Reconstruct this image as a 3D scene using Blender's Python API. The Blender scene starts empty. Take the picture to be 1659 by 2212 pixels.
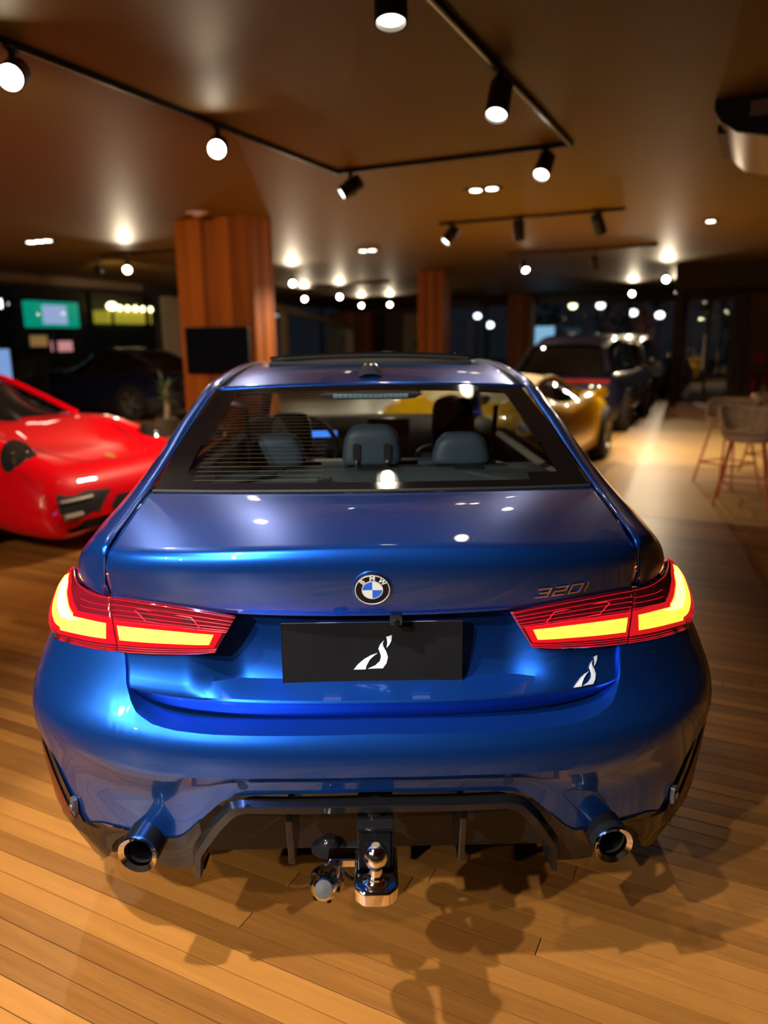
import bpy, bmesh, math, random
import numpy as np
from mathutils import Vector, Matrix
from mathutils.bvhtree import BVHTree

random.seed(7)
SC = bpy.context.scene
COL = SC.collection

# ------------------------------------------------------------------ camera, world, exposure
CAM = Vector((0.0, -1.42, 1.52))
PITCH, ROLL, YAW = math.radians(13.0), math.radians(0.55), math.radians(0.93)
fwd = Vector((math.sin(YAW) * math.cos(PITCH), math.cos(YAW) * math.cos(PITCH), -math.sin(PITCH)))
rgt = Vector((math.cos(YAW), -math.sin(YAW), 0.0))
up = rgt.cross(fwd)
r2 = rgt * math.cos(ROLL) - up * math.sin(ROLL)
u2 = up * math.cos(ROLL) + rgt * math.sin(ROLL)
cd = bpy.data.cameras.new('camera')
cam = bpy.data.objects.new('camera', cd)
COL.objects.link(cam)
m3 = Matrix((r2, u2, -fwd)).transposed()
cam.matrix_world = Matrix.Translation(CAM) @ m3.to_4x4()
cd.sensor_fit = 'VERTICAL'
cd.sensor_height = 24.0
cd.lens = 1600.0 / 2212.0 * 24.0
cd.clip_start = 0.02
cd.clip_end = 300
cd.dof.use_dof = True
cd.dof.focus_distance = 1.78
cd.dof.aperture_fstop = 1.1
SC.camera = cam

wd = bpy.data.worlds.new('night')
SC.world = wd
wd.use_nodes = True
wd.node_tree.nodes['Background'].inputs[0].default_value = (0.010, 0.012, 0.018, 1)
wd.node_tree.nodes['Background'].inputs[1].default_value = 0.6

SC.view_settings.view_transform = 'Standard'
SC.view_settings.look = 'None'
SC.view_settings.gamma = 1.0
SC.view_settings.use_curve_mapping = False
SC.view_settings.exposure = 0.2
SC.cycles.use_denoising = True
SC.cycles.use_adaptive_sampling = True
SC.cycles.adaptive_threshold = 0.03
SC.cycles.max_bounces = 6
SC.cycles.diffuse_bounces = 3
SC.cycles.glossy_bounces = 4
SC.cycles.transmission_bounces = 6
SC.cycles.transparent_max_bounces = 12
SC.cycles.sample_clamp_indirect = 4.0
SC.cycles.caustics_reflective = False
SC.cycles.caustics_refractive = False

# the hall stands at an angle to the car: u runs along the floor boards, v across them
AX = Vector((0.456, 0.890, 0.0)).normalized()
BX = Vector((0.890, -0.456, 0.0)).normalized()
RZ = math.atan2(BX.y, BX.x)
CEIL = 3.0
def UV(u, v, z=0.0):
    p = BX * u + AX * v
    return Vector((p.x, p.y, z))

# ------------------------------------------------------------------ helpers
def tag(o, label=None, cat=None, group=None, kind=None):
    if label: o['label'] = label
    if cat: o['category'] = cat
    if group: o['group'] = group
    if kind: o['kind'] = kind
    return o

def empty(name, loc=(0, 0, 0), rz=0.0, parent=None):
    o = bpy.data.objects.new(name, None)
    COL.objects.link(o)
    o.location = loc
    o.rotation_euler = (0, 0, rz)
    o.empty_display_size = 0.1
    if parent: o.parent = parent
    return o

def orient(vf, c):
    """make the faces look away from the point c"""
    V = np.array(vf[0], float); s = 0.0
    for q in vf[1]:
        a, b_, d_ = V[q[0]], V[q[1]], V[q[2]]
        s += float(np.dot(np.cross(b_ - a, d_ - a), a - np.array(c)))
    return vf if s >= 0 else (vf[0], [tuple(reversed(q)) for q in vf[1]])

def obj(name, vf, mat, parent=None, smooth=True, sharp=35.0, loc=None, rz=None, solid=0.0, offset=-1.0, bevel=0.0, sub=0):
    if isinstance(vf, bpy.types.Mesh):
        me = vf
    else:
        me = bpy.data.meshes.new(name)
        me.from_pydata([tuple(v) for v in vf[0]], [], vf[1])
        me.validate()
        me.update()
    if mat is not None and len(me.materials) == 0:
        for mm in (mat if isinstance(mat, (list, tuple)) else [mat]): me.materials.append(mm)
    if len(me.polygons):
        me.polygons.foreach_set('use_smooth', [smooth] * len(me.polygons))
        if smooth and sharp < 179: me.set_sharp_from_angle(angle=math.radians(sharp))
    o = bpy.data.objects.new(name, me)
    COL.objects.link(o)
    if parent: o.parent = parent
    if loc is not None: o.location = loc
    if rz is not None: o.rotation_euler = (0, 0, rz)
    if sub:
        md = o.modifiers.new('sub', 'SUBSURF'); md.levels = sub; md.render_levels = sub
    if solid:
        md = o.modifiers.new('solid', 'SOLIDIFY'); md.thickness = solid; md.offset = offset
    if bevel:
        md = o.modifiers.new('bev', 'BEVEL'); md.width = bevel; md.segments = 2; md.limit_method = 'ANGLE'
    return o

class MB:
    """collects shapes into one mesh"""
    def __init__(s): s.v = []; s.f = []
    def add(s, vf, M=None):
        n = len(s.v)
        s.v += [tuple(M @ Vector(p)) if M else tuple(p) for p in vf[0]]
        s.f += [tuple(i + n for i in q) for q in vf[1]]
        return s
    def vf(s): return (s.v, s.f)

def box(x0, x1, y0, y1, z0, z1):
    v = [(x0, y0, z0), (x1, y0, z0), (x1, y1, z0), (x0, y1, z0), (x0, y0, z1), (x1, y0, z1), (x1, y1, z1), (x0, y1, z1)]
    return (v, [(3, 2, 1, 0), (4, 5, 6, 7), (0, 1, 5, 4), (1, 2, 6, 5), (2, 3, 7, 6), (3, 0, 4, 7)])

def catmull(pts, n):
    P = np.array([list(p) for p in pts], float)
    if len(P) < 3:
        t = np.linspace(0, 1, n)[:, None]
        return P[0] * (1 - t) + P[-1] * t
    d = np.sqrt(np.maximum(np.linalg.norm(np.diff(P, axis=0), axis=1), 1e-9))
    k = np.concatenate([[0], np.cumsum(d)])
    L = np.concatenate([[0], np.cumsum(np.linalg.norm(np.diff(P, axis=0), axis=1))])
    T = np.zeros_like(P)
    for i in range(len(P)):
        if i == 0: T[i] = (P[1] - P[0]) / (k[1] - k[0])
        elif i == len(P) - 1: T[i] = (P[-1] - P[-2]) / (k[-1] - k[-2])
        else: T[i] = ((P[i] - P[i - 1]) / (k[i] - k[i - 1]) * (k[i + 1] - k[i]) + (P[i + 1] - P[i]) / (k[i + 1] - k[i]) * (k[i] - k[i - 1])) / (k[i + 1] - k[i - 1])
    out = []
    tt = np.interp(np.linspace(0, L[-1], n), L, k)
    for t in tt:
        i = min(max(int(np.searchsorted(k, t, side='right')) - 1, 0), len(P) - 2)
        h = k[i + 1] - k[i]; s = (t - k[i]) / h
        out.append((2 * s**3 - 3 * s**2 + 1) * P[i] + (s**3 - 2 * s**2 + s) * h * T[i] + (-2 * s**3 + 3 * s**2) * P[i + 1] + (s**3 - s**2) * h * T[i + 1])
    return np.array(out)

def poly(pts, n):
    """resample a polyline, no smoothing"""
    P = np.array([list(p) for p in pts], float)
    L = np.concatenate([[0], np.cumsum(np.linalg.norm(np.diff(P, axis=0), axis=1))])
    q = np.linspace(0, L[-1], n)
    return np.stack([np.interp(q, L, P[:, i]) for i in range(P.shape[1])], 1)

def grid(rows, mirror=False, closed_u=False, flip=False, keep=None):
    """rows: list of equally long point rows -> quads; mirror adds the half with -x, welding x = 0"""
    nr, nc = len(rows), len(rows[0])
    v = []; f = []
    def half(sgn, fl):
        base = len(v)
        for r in rows:
            for p in r: v.append((sgn * p[0], p[1], p[2]))
        for i in range(nr - 1):
            for j in range(nc - 1 + (1 if closed_u else 0)):
                if keep and not keep(i, j): continue
                j2 = (j + 1) % nc
                q = (base + i * nc + j, base + i * nc + j2, base + (i + 1) * nc + j2, base + (i + 1) * nc + j)
                f.append(q[::-1] if fl else q)
    half(1, flip)
    if mirror: half(-1, not flip)
    if mirror:
        key = {}; rm = []; nv = []
        for p in v:
            kx = (round(p[0], 5), round(p[1], 5), round(p[2], 5))
            if abs(p[0]) < 1e-5 and kx in key: rm.append(key[kx])
            else:
                if abs(p[0]) < 1e-5: key[kx] = len(nv)
                rm.append(len(nv)); nv.append(p)
        f2 = []
        for q in f:
            g = []
            for i in q:
                if rm[i] not in g: g.append(rm[i])
            if len(g) > 2: f2.append(tuple(g))
        return (nv, f2)
    return (v, f)

def mir(vf):
    return ([(-p[0], p[1], p[2]) for p in vf[0]], [tuple(reversed(q)) for q in vf[1]])

def loft(ctrl, nr, nc, **k):
    """smooth through control rows both ways"""
    R = [catmull(r, nc) for r in ctrl]
    cols = [catmull([r[j] for r in R], nr) for j in range(nc)]
    return [[cols[j][i] for j in range(nc)] for i in range(nr)]

def tube(path, r, n=10, cap=True, closed=False):
    P = [Vector(p) for p in path]
    v = []; f = []
    m = len(P)
    rr = r if isinstance(r, (list, tuple)) else [r] * m
    prev = None
    for i, p in enumerate(P):
        if closed: t = (P[(i + 1) % m] - P[i - 1]).normalized()
        else: t = (P[min(i + 1, m - 1)] - P[max(i - 1, 0)]).normalized()
        a = Vector((0, 0, 1)) if abs(t.z) < 0.9 else Vector((1, 0, 0))
        if prev is not None: a = prev
        s = t.cross(a).normalized(); w = s.cross(t).normalized(); prev = w
        for k in range(n):
            c = 2 * math.pi * k / n
            v.append(tuple(p + (s * math.cos(c) + w * math.sin(c)) * rr[i]))
    for i in range(m - 1 + (1 if closed else 0)):
        for k in range(n):
            a0 = i * n + k; a1 = i * n + (k + 1) % n; b0 = ((i + 1) % m) * n + k; b1 = ((i + 1) % m) * n + (k + 1) % n
            f.append((a0, a1, b1, b0))
    if cap and not closed:
        f.append(tuple(reversed(range(n)))); f.append(tuple((m - 1) * n + k for k in range(n)))
    return (v, f)

def lathe(prof, n=32, axis='Z', cap0=False, cap1=False):
    """prof: list of (radius, height)"""
    v = []; f = []
    for r, h in prof:
        for k in range(n):
            c = 2 * math.pi * k / n
            x, y = r * math.cos(c), r * math.sin(c)
            v.append({'Z': (x, y, h), 'Y': (x, h, y), 'X': (h, x, y)}[axis])
    for i in range(len(prof) - 1):
        for k in range(n):
            q = (i * n + k, i * n + (k + 1) % n, (i + 1) * n + (k + 1) % n, (i + 1) * n + k)
            f.append(q if axis != 'Y' else q[::-1])
    if cap0: f.append(tuple(reversed(range(n))))
    if cap1: f.append(tuple((len(prof) - 1) * n + k for k in range(n)))
    return (v, f)

def prism(pts, d, plane='XZ', at=0.0):
    """polygon in a plane with thickness d"""
    n = len(pts)
    def P(p, h):
        return {'XZ': (p[0], at + h, p[1]), 'XY': (p[0], p[1], at + h), 'YZ': (at + h, p[0], p[1])}[plane]
    v = [P(p, 0) for p in pts] + [P(p, d) for p in pts]
    f = [tuple(range(n)), tuple(reversed(range(n, 2 * n)))]
    for i in range(n): f.append((i, i + n, (i + 1) % n + n, (i + 1) % n))
    return (v, f)

def rbox(x0, x1, y0, y1, z0, z1, r=0.02, seg=4, axis='Y'):
    """box with rounded corners seen along an axis"""
    if axis == 'Y': A0, A1, B0, B1 = x0, x1, z0, z1
    elif axis == 'Z': A0, A1, B0, B1 = x0, x1, y0, y1
    else: A0, A1, B0, B1 = y0, y1, z0, z1
    pts = []
    for cx, cy, a0 in ((A1 - r, B1 - r, 0), (A0 + r, B1 - r, 90), (A0 + r, B0 + r, 180), (A1 - r, B0 + r, 270)):
        for k in range(seg + 1):
            t = math.radians(a0 + 90 * k / seg)
            pts.append((cx + r * math.cos(t), cy + r * math.sin(t)))
    if axis == 'Y': return prism(pts, y1 - y0, 'XZ', y0)
    if axis == 'Z': return prism(pts, z1 - z0, 'XY', z0)
    return prism(pts, x1 - x0, 'YZ', x0)

def ellipsoid(cx, cy, cz, rx, ry, rz, n=16, m=10):
    v = []; f = []
    for i in range(m + 1):
        t = math.pi * i / m
        for k in range(n):
            c = 2 * math.pi * k / n
            v.append((cx + rx * math.sin(t) * math.cos(c), cy + ry * math.sin(t) * math.sin(c), cz + rz * math.cos(t)))
    for i in range(m):
        for k in range(n):
            f.append((i * n + k, (i + 1) * n + k, (i + 1) * n + (k + 1) % n, i * n + (k + 1) % n))
    return (v, f)

def text_vf(s, size, extrude=0.001):
    cu = bpy.data.curves.new('glyph', 'FONT')
    cu.body = s; cu.size = size; cu.extrude = extrude; cu.align_x = 'CENTER'; cu.align_y = 'CENTER'; cu.resolution_u = 4
    cu.offset = size * 0.012
    o = bpy.data.objects.new('glyph', cu)
    COL.objects.link(o)
    dg = bpy.context.evaluated_depsgraph_get()
    me = bpy.data.meshes.new_from_object(o.evaluated_get(dg))
    vf = ([tuple(v.co) for v in me.vertices], [tuple(p.vertices) for p in me.polygons])
    bpy.data.objects.remove(o); bpy.data.curves.remove(cu); bpy.data.meshes.remove(me)
    return vf

# ------------------------------------------------------------------ materials
MATS = {}
def mat(name, color=(0.5, 0.5, 0.5), rough=0.5, metal=0.0, spec=0.5, coat=0.0, coat_rough=0.03, emit=None, es=0.0, bump=0.0, bscale=200.0, vary=0.0, vscale=8.0):
    if name in MATS: return MATS[name]
    m = bpy.data.materials.new(name); m.use_nodes = True
    nt = m.node_tree; b = nt.nodes['Principled BSDF']
    b.inputs['Base Color'].default_value = (*color, 1)
    b.inputs['Roughness'].default_value = rough
    b.inputs['Metallic'].default_value = metal
    b.inputs['Specular IOR Level'].default_value = spec
    b.inputs['Coat Weight'].default_value = coat
    b.inputs['Coat Roughness'].default_value = coat_rough
    if emit:
        b.inputs['Emission Color'].default_value = (*emit, 1)
        b.inputs['Emission Strength'].default_value = es
    if bump or vary:
        tc = nt.nodes.new('ShaderNodeTexCoord')
        nz = nt.nodes.new('ShaderNodeTexNoise'); nz.inputs['Scale'].default_value = bscale; nz.inputs['Detail'].default_value = 4
        nt.links.new(tc.outputs['Object'], nz.inputs['Vector'])
        if bump:
            bp = nt.nodes.new('ShaderNodeBump'); bp.inputs['Strength'].default_value = bump; bp.inputs['Distance'].default_value = 0.002
            nt.links.new(nz.outputs[0], bp.inputs['Height']); nt.links.new(bp.outputs[0], b.inputs['Normal'])
        if vary:
            n2 = nt.nodes.new('ShaderNodeTexNoise'); n2.inputs['Scale'].default_value = vscale; n2.inputs['Detail'].default_value = 5
            nt.links.new(tc.outputs['Object'], n2.inputs['Vector'])
            mx = nt.nodes.new('ShaderNodeMix'); mx.data_type = 'RGBA'
            mx.inputs['A'].default_value = (*[c * (1 - vary) for c in color], 1)
            mx.inputs['B'].default_value = (*[min(1, c * (1 + vary)) for c in color], 1)
            nt.links.new(n2.outputs[0], mx.inputs['Factor']); nt.links.new(mx.outputs['Result'], b.inputs['Base Color'])
    MATS[name] = m
    return m

def glass(name, tint, ior=1.45, rough=0.0):
    if name in MATS: return MATS[name]
    m = bpy.data.materials.new(name); m.use_nodes = True
    nt = m.node_tree; nt.nodes.clear()
    o = nt.nodes.new('ShaderNodeOutputMaterial'); mx = nt.nodes.new('ShaderNodeMixShader')
    t = nt.nodes.new('ShaderNodeBsdfTransparent'); g = nt.nodes.new('ShaderNodeBsdfGlossy')
    t.inputs[0].default_value = (*tint, 1); g.inputs['Roughness'].default_value = rough
    # reflectance rising towards grazing angles, the same from both sides of a pane
    lw = nt.nodes.new('ShaderNodeLayerWeight'); pw = nt.nodes.new('ShaderNodeMath'); pw.operation = 'POWER'; pw.inputs[1].default_value = 5.0
    ma = nt.nodes.new('ShaderNodeMath'); ma.operation = 'MULTIPLY_ADD'
    f0 = ((ior - 1) / (ior + 1)) ** 2
    ma.inputs[1].default_value = 1 - f0; ma.inputs[2].default_value = f0
    nt.links.new(lw.outputs['Facing'], pw.inputs[0]); nt.links.new(pw.outputs[0], ma.inputs[0]); nt.links.new(ma.outputs[0], mx.inputs[0])
    nt.links.new(t.outputs[0], mx.inputs[1]); nt.links.new(g.outputs[0], mx.inputs[2])
    nt.links.new(mx.outputs[0], o.inputs[0])
    MATS[name] = m
    return m

def car_paint(name, color, metal=0.6, rough=0.35, flake=0.0, spec=0.1):
    m = mat(name, color, rough, metal, spec, 1.0, 0.02)
    if flake:
        nt = m.node_tree; b = nt.nodes['Principled BSDF']
        tc = nt.nodes.new('ShaderNodeTexCoord'); vo = nt.nodes.new('ShaderNodeTexVoronoi'); vo.inputs['Scale'].default_value = 1400
        nt.links.new(tc.outputs['Object'], vo.inputs['Vector'])
        bp = nt.nodes.new('ShaderNodeBump'); bp.inputs['Strength'].default_value = flake; bp.inputs['Distance'].default_value = 0.0005
        nt.links.new(vo.outputs['Color'], bp.inputs['Height']); nt.links.new(bp.outputs[0], b.inputs['Normal'])
        # the clear coat stays smooth
        gm = nt.nodes.new('ShaderNodeNewGeometry'); nt.links.new(gm.outputs['Normal'], b.inputs['Coat Normal'])
    return m

def wood(name, c1, c2, axis='X', random_obj=True, rough=0.38, scale=1.0, spec=0.5):
    """streaky timber, each board object with its own tone"""
    if name in MATS: return MATS[name]
    m = bpy.data.materials.new(name); m.use_nodes = True
    nt = m.node_tree; b = nt.nodes['Principled BSDF']; N = nt.nodes.new; Lk = nt.links.new
    tc = N('ShaderNodeTexCoord'); oi = N('ShaderNodeObjectInfo'); mp = N('ShaderNodeMapping')
    s = {'X': (0.6, 14, 14), 'Z': (14, 14, 0.6)}[axis]
    mp.inputs['Scale'].default_value = [q * scale for q in s]
    ad = N('ShaderNodeVectorMath'); ad.operation = 'ADD'
    sc = N('ShaderNodeVectorMath'); sc.operation = 'SCALE'; sc.inputs['Scale'].default_value = 40.0
    cx = N('ShaderNodeCombineXYZ')
    for i in range(3): Lk(oi.outputs['Random'], cx.inputs[i])
    Lk(cx.outputs[0], sc.inputs[0]); Lk(tc.outputs['Object'], ad.inputs[0]); Lk(sc.outputs[0], ad.inputs[1])
    Lk(ad.outputs[0], mp.inputs['Vector'])
    n1 = N('ShaderNodeTexNoise'); n1.inputs['Scale'].default_value = 3.0; n1.inputs['Detail'].default_value = 6; n1.inputs['Roughness'].default_value = 0.65
    Lk(mp.outputs[0], n1.inputs['Vector'])
    n2 = N('ShaderNodeTexNoise'); n2.inputs['Scale'].default_value = 22.0; n2.inputs['Detail'].default_value = 3
    Lk(mp.outputs[0], n2.inputs['Vector'])
    a1 = N('ShaderNodeMath'); a1.operation = 'MULTIPLY_ADD'; a1.inputs[1].default_value = 0.55; a1.inputs[2].default_value = -0.05
    Lk(n1.outputs[0], a1.inputs[0])
    a2 = N('ShaderNodeMath'); a2.operation = 'MULTIPLY_ADD'; a2.inputs[1].default_value = 0.25
    Lk(n2.outputs[0], a2.inputs[0]); Lk(a1.outputs[0], a2.inputs[2])
    a3 = N('ShaderNodeMath'); a3.operation = 'MULTIPLY_ADD'; a3.inputs[1].default_value = 0.62 if random_obj else 0.0; a3.use_clamp = True
    Lk(oi.outputs['Random'], a3.inputs[0]); Lk(a2.outputs[0], a3.inputs[2])
    mx = N('ShaderNodeMix'); mx.data_type = 'RGBA'; mx.inputs['A'].default_value = (*c1, 1); mx.inputs['B'].default_value = (*c2, 1)
    Lk(a3.outputs[0], mx.inputs['Factor']); Lk(mx.outputs['Result'], b.inputs['Base Color'])
    rr = N('ShaderNodeMath'); rr.operation = 'MULTIPLY_ADD'; rr.inputs[1].default_value = 0.25; rr.inputs[2].default_value = rough - 0.12
    Lk(n1.outputs[0], rr.inputs[0]); Lk(rr.outputs[0], b.inputs['Roughness'])
    bp = N('ShaderNodeBump'); bp.inputs['Strength'].default_value = 0.25; bp.inputs['Distance'].default_value = 0.0015
    Lk(n2.outputs[0], bp.inputs['Height']); Lk(bp.outputs[0], b.inputs['Normal'])
    b.inputs['Specular IOR Level'].default_value = spec
    MATS[name] = m
    return m

BLUE = car_paint('blue_metallic_paint', (0.012, 0.098, 0.54), 0.88, 0.31, 0.10, 0.0)
BLACK_GLOSS = mat('gloss_black_plastic', (0.008, 0.008, 0.009), 0.10, 0, 0.5)
BLACK = mat('black_plastic', (0.012, 0.012, 0.013), 0.5)
RUBBER = mat('rubber', (0.012, 0.012, 0.012), 0.8)
CHROME = mat('chrome', (0.85, 0.85, 0.86), 0.07, 1.0)
STEEL = mat('brushed_steel', (0.6, 0.6, 0.61), 0.28, 1.0)
DARK_GLASS = mat('dark_car_glass', (0.006, 0.007, 0.008), 0.03, 0, 0.6)
CLEAR = glass('car_glass', (0.60, 0.64, 0.64))
CLEAR2 = glass('car_glass_clear', (0.8, 0.84, 0.82))
LEATHER = mat('blue_grey_leather', (0.052, 0.082, 0.118), 0.5, bump=0.25, bscale=350)
TRIMDARK = mat('dark_trim_fabric', (0.075, 0.115, 0.135), 0.75, bump=0.15, bscale=500)
WHITE_PRINT = mat('white_print', (0.62, 0.70, 0.80), 0.45)

# ------------------------------------------------------------------ the hall
BOARD = wood('floor_board_wood', (0.105, 0.036, 0.007), (0.42, 0.178, 0.036), 'X', True, 0.38)

def plank_sheet():
    m = bpy.data.materials.new('floor_board_wood_far'); m.use_nodes = True
    nt = m.node_tree; b = nt.nodes['Principled BSDF']; N = nt.nodes.new; Lk = nt.links.new
    tc = N('ShaderNodeTexCoord')
    br = N('ShaderNodeTexBrick')
    br.inputs['Scale'].default_value = 1.0
    br.inputs['Brick Width'].default_value = 1.7; br.inputs['Row Height'].default_value = 0.0625
    br.inputs['Mortar Size'].default_value = 0.0016; br.inputs['Mortar Smooth'].default_value = 0.1
    br.inputs['Color1'].default_value = (0, 0, 0, 1); br.inputs['Color2'].default_value = (1, 1, 1, 1); br.inputs['Mortar'].default_value = (0.5, 0.5, 0.5, 1)
    br.offset = 0.37
    Lk(tc.outputs['Object'], br.inputs['Vector'])
    mp = N('ShaderNodeMapping'); mp.inputs['Scale'].default_value = (0.6, 14, 14); Lk(tc.outputs['Object'], mp.inputs['Vector'])
    n1 = N('ShaderNodeTexNoise'); n1.inputs['Scale'].default_value = 3.0; n1.inputs['Detail'].default_value = 5; Lk(mp.outputs[0], n1.inputs['Vector'])
    ma = N('ShaderNodeMath'); ma.operation = 'MULTIPLY_ADD'; ma.inputs[1].default_value = 0.62; Lk(br.outputs['Color'], ma.inputs[0])
    mb = N('ShaderNodeMath'); mb.operation = 'MULTIPLY'; mb.inputs[1].default_value = 0.5; Lk(n1.outputs[0], mb.inputs[0]); Lk(mb.outputs[0], ma.inputs[2])
    mx = N('ShaderNodeMix'); mx.data_type = 'RGBA'; mx.inputs['A'].default_value = (0.105, 0.036, 0.007, 1); mx.inputs['B'].default_value = (0.42, 0.178, 0.036, 1)
    Lk(ma.outputs[0], mx.inputs['Factor'])
    m2 = N('ShaderNodeMix'); m2.data_type = 'RGBA'; m2.inputs['B'].default_value = (0.03, 0.02, 0.012, 1)
    Lk(br.outputs['Fac'], m2.inputs['Factor']); Lk(mx.outputs['Result'], m2.inputs['A']); Lk(m2.outputs['Result'], b.inputs['Base Color'])
    b.inputs['Roughness'].default_value = 0.36
    return m
FAR_BOARD = plank_sheet()
STONE = mat('polished_concrete', (0.50, 0.295, 0.098), 0.38, vary=0.22, vscale=1.6, bump=0.05, bscale=30)
CEIL_M = mat('ceiling_paint', (0.228, 0.140, 0.027), 0.55, spec=0.3, vary=0.12, vscale=0.5, bump=0.04, bscale=12)
WALL_M = mat('beige_wall_paint', (0.30, 0.22, 0.14), 0.7, vary=0.08, vscale=2)
WALL_D = mat('dark_wall_paint', (0.045, 0.034, 0.026), 0.7, vary=0.1, vscale=2)
WALL_B = mat('grey_wall_paint', (0.55, 0.56, 0.60), 0.6, vary=0.08, vscale=2)
FRAME_M = mat('dark_aluminium', (0.05, 0.045, 0.04), 0.4, 0.6)
GAP_M = mat('floor_gap_dirt', (0.03, 0.03, 0.034), 0.5)
PANE = glass('window_pane', (0.90, 0.92, 0.91), 1.5)

U0, U1, V0, V1 = -13.5, 9.0, -6.2, 27.0
def room(name, vf, m, kind='structure', **k):
    return tag(obj(name, vf, m, rz=RZ, **k), kind=kind)

# wooden floor: a sheet below, boards one by one where they show, printed boards beyond
BU0, BU1, BV0, BV1 = -4.2, 2.6, -0.75, 2.45
fl = room('floor', box(U0, U1, V0, V1, -0.12, -0.004), GAP_M, smooth=False)
b = MB()
EDGE = 5.42
for (x0, x1, y0, y1) in ((U0, U1, V0, BV0), (U0, U1, BV1, EDGE), (U0, BU0, BV0, BV1), (BU1, U1, BV0, BV1)):
    b.add(box(x0, x1, y0, y1, -0.004, 0.0))
wf = obj('far_boards', b.vf(), FAR_BOARD, fl, smooth=False); tag(wf, kind='stuff')
PITCHB = 0.0625
rows = int(round((BV1 - BV0) / PITCHB))
pb = (BV1 - BV0) / rows
lens = (1.7, 2.2, 2.7, 3.2)
bm_cache = {}
for i in range(rows):
    u = BU0 - random.uniform(0, 1.7)
    while u < BU1:
        L = random.choice(lens)
        if L not in bm_cache:
            me = bpy.data.meshes.new('board'); vv, ff = box(0, L - 0.0025, 0, pb - 0.0032, -0.004, 0.0)
            me.from_pydata(vv, [], ff); me.materials.append(BOARD); bm_cache[L] = me
        e = u + L
        if e > BU0 + 0.05:
            o = bpy.data.objects.new('board', bm_cache[L]); COL.objects.link(o); o.parent = fl
            o.location = (u, BV0 + i * pb, random.uniform(-0.0004, 0.0004))
        u = e
sf = room('floor_stone', box(U0, U1, EDGE + 0.004, V1, -0.004, 0.001), STONE, smooth=False)

room('ceiling', box(U0 - 3, U1, V0, V1, CEIL, CEIL + 0.15), CEIL_M, smooth=False)
# the lower soffit that steps down over the far right and the lighter coffer beside the first pillar
room('trim_1', box(-0.95, U1, 15.6, 18.2, 2.52, CEIL), WALL_D, smooth=False)
room('wall_back', box(U0, U1, V0 - 0.2, V0, 0, CEIL), WALL_B, smooth=False)
room('wall_right', box(U1, U1 + 0.2, V0, V1, 0, CEIL), WALL_M, smooth=False)
room('wall_far_right', box(0.42, U1, 18.2, 18.5, 0, CEIL), mat('taupe_wall_paint', (0.20, 0.145, 0.085), 0.7, vary=0.1, vscale=2), smooth=False)

# left glazed front: sill wall, head beam, mullions, panes
room('wall_left', MB().add(box(U0 - 0.25, U0, V0, V1, 0, 0.62)).add(box(U0 - 0.25, U0 + 0.02, V0, V1, 2.72, CEIL)).vf(), WALL_D, smooth=False)
room('trim_2', box(U0 - 0.02, U0 + 0.10, V0, 13.6, 2.80, 2.98), WALL_M, smooth=False)
room('trim_3', box(U0 - 0.05, U0 + 0.12, 9.0, 14.2, 0.62, 0.84), WALL_M, smooth=False)
room('wall_panel', box(U0 - 0.2, U0 + 0.08, 14.35, 15.35, 0, 2.72), mat('cream_wall_paint', (0.62, 0.50, 0.34), 0.7), smooth=False)
k = 1
for v0, v1 in ((5.0, 7.35), (7.35, 9.75), (9.75, 12.0), (12.0, 13.9), (13.9, 14.35), (15.35, 17.6), (17.6, 20.1), (20.1, 22.7), (22.7, 25.2)):
    w = room('window_%d' % k, box(U0 - 0.12, U0 - 0.10, v0 + 0.03, v1 - 0.03, 0.62, 2.72), PANE, smooth=False)
    fr = MB()
    for y in (v0, v1): fr.add(box(U0 - 0.16, U0 - 0.06, y - 0.03, y + 0.03, 0.62, 2.72))
    obj('window_frame', fr.vf(), FRAME_M, w, smooth=False)
    k += 1
# pale timber frame standing at the far end of the left front
CREAM_W = mat('pale_timber', (0.55, 0.40, 0.22), 0.6)
pf = MB()
pf.add(box(U0 + 0.05, U0 + 0.25, 19.75, 19.95, 0, 2.62))
v_, f_ = box(U0 + 0.05, U0 + 0.25, 19.4, 24.9, 0, 0.16)
v_ = [(p[0], p[1], p[2] + 2.55 - (p[1] - 19.4) * 0.115) for p in v_]
pf.add((v_, f_))
room('trim_4', pf.vf(), CREAM_W, smooth=False)

# far glazed front with night beyond
room('wall_far', MB().add(box(U0, 1.0, V1 - 0.6, V1 - 0.4, 0, 0.25)).add(box(U0, 1.0, V1 - 0.6, V1 - 0.4, 2.75, CEIL)).add(box(U0 - 1.5, -10.4, V1 - 0.6, V1 - 0.4, 0, CEIL)).vf(), mat('brown_wall_paint', (0.20, 0.155, 0.115), 0.7, vary=0.1, vscale=1.5), smooth=False)
us = [-10.4, -8.6, -6.8, -5.0, -3.4, -1.9, -0.4, 1.0]
for i in range(len(us) - 1):
    w = room('window_%d' % k, box(us[i] + 0.03, us[i + 1] - 0.03, V1 - 0.52, V1 - 0.5, 0.25, 2.75), PANE, smooth=False)
    fr = MB()
    for x in (us[i], us[i + 1]): fr.add(box(x - 0.035, x + 0.035, V1 - 0.57, V1 - 0.45, 0.25, 2.75))
    obj('window_frame', fr.vf(), FRAME_M, w, smooth=False)
    k += 1
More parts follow.
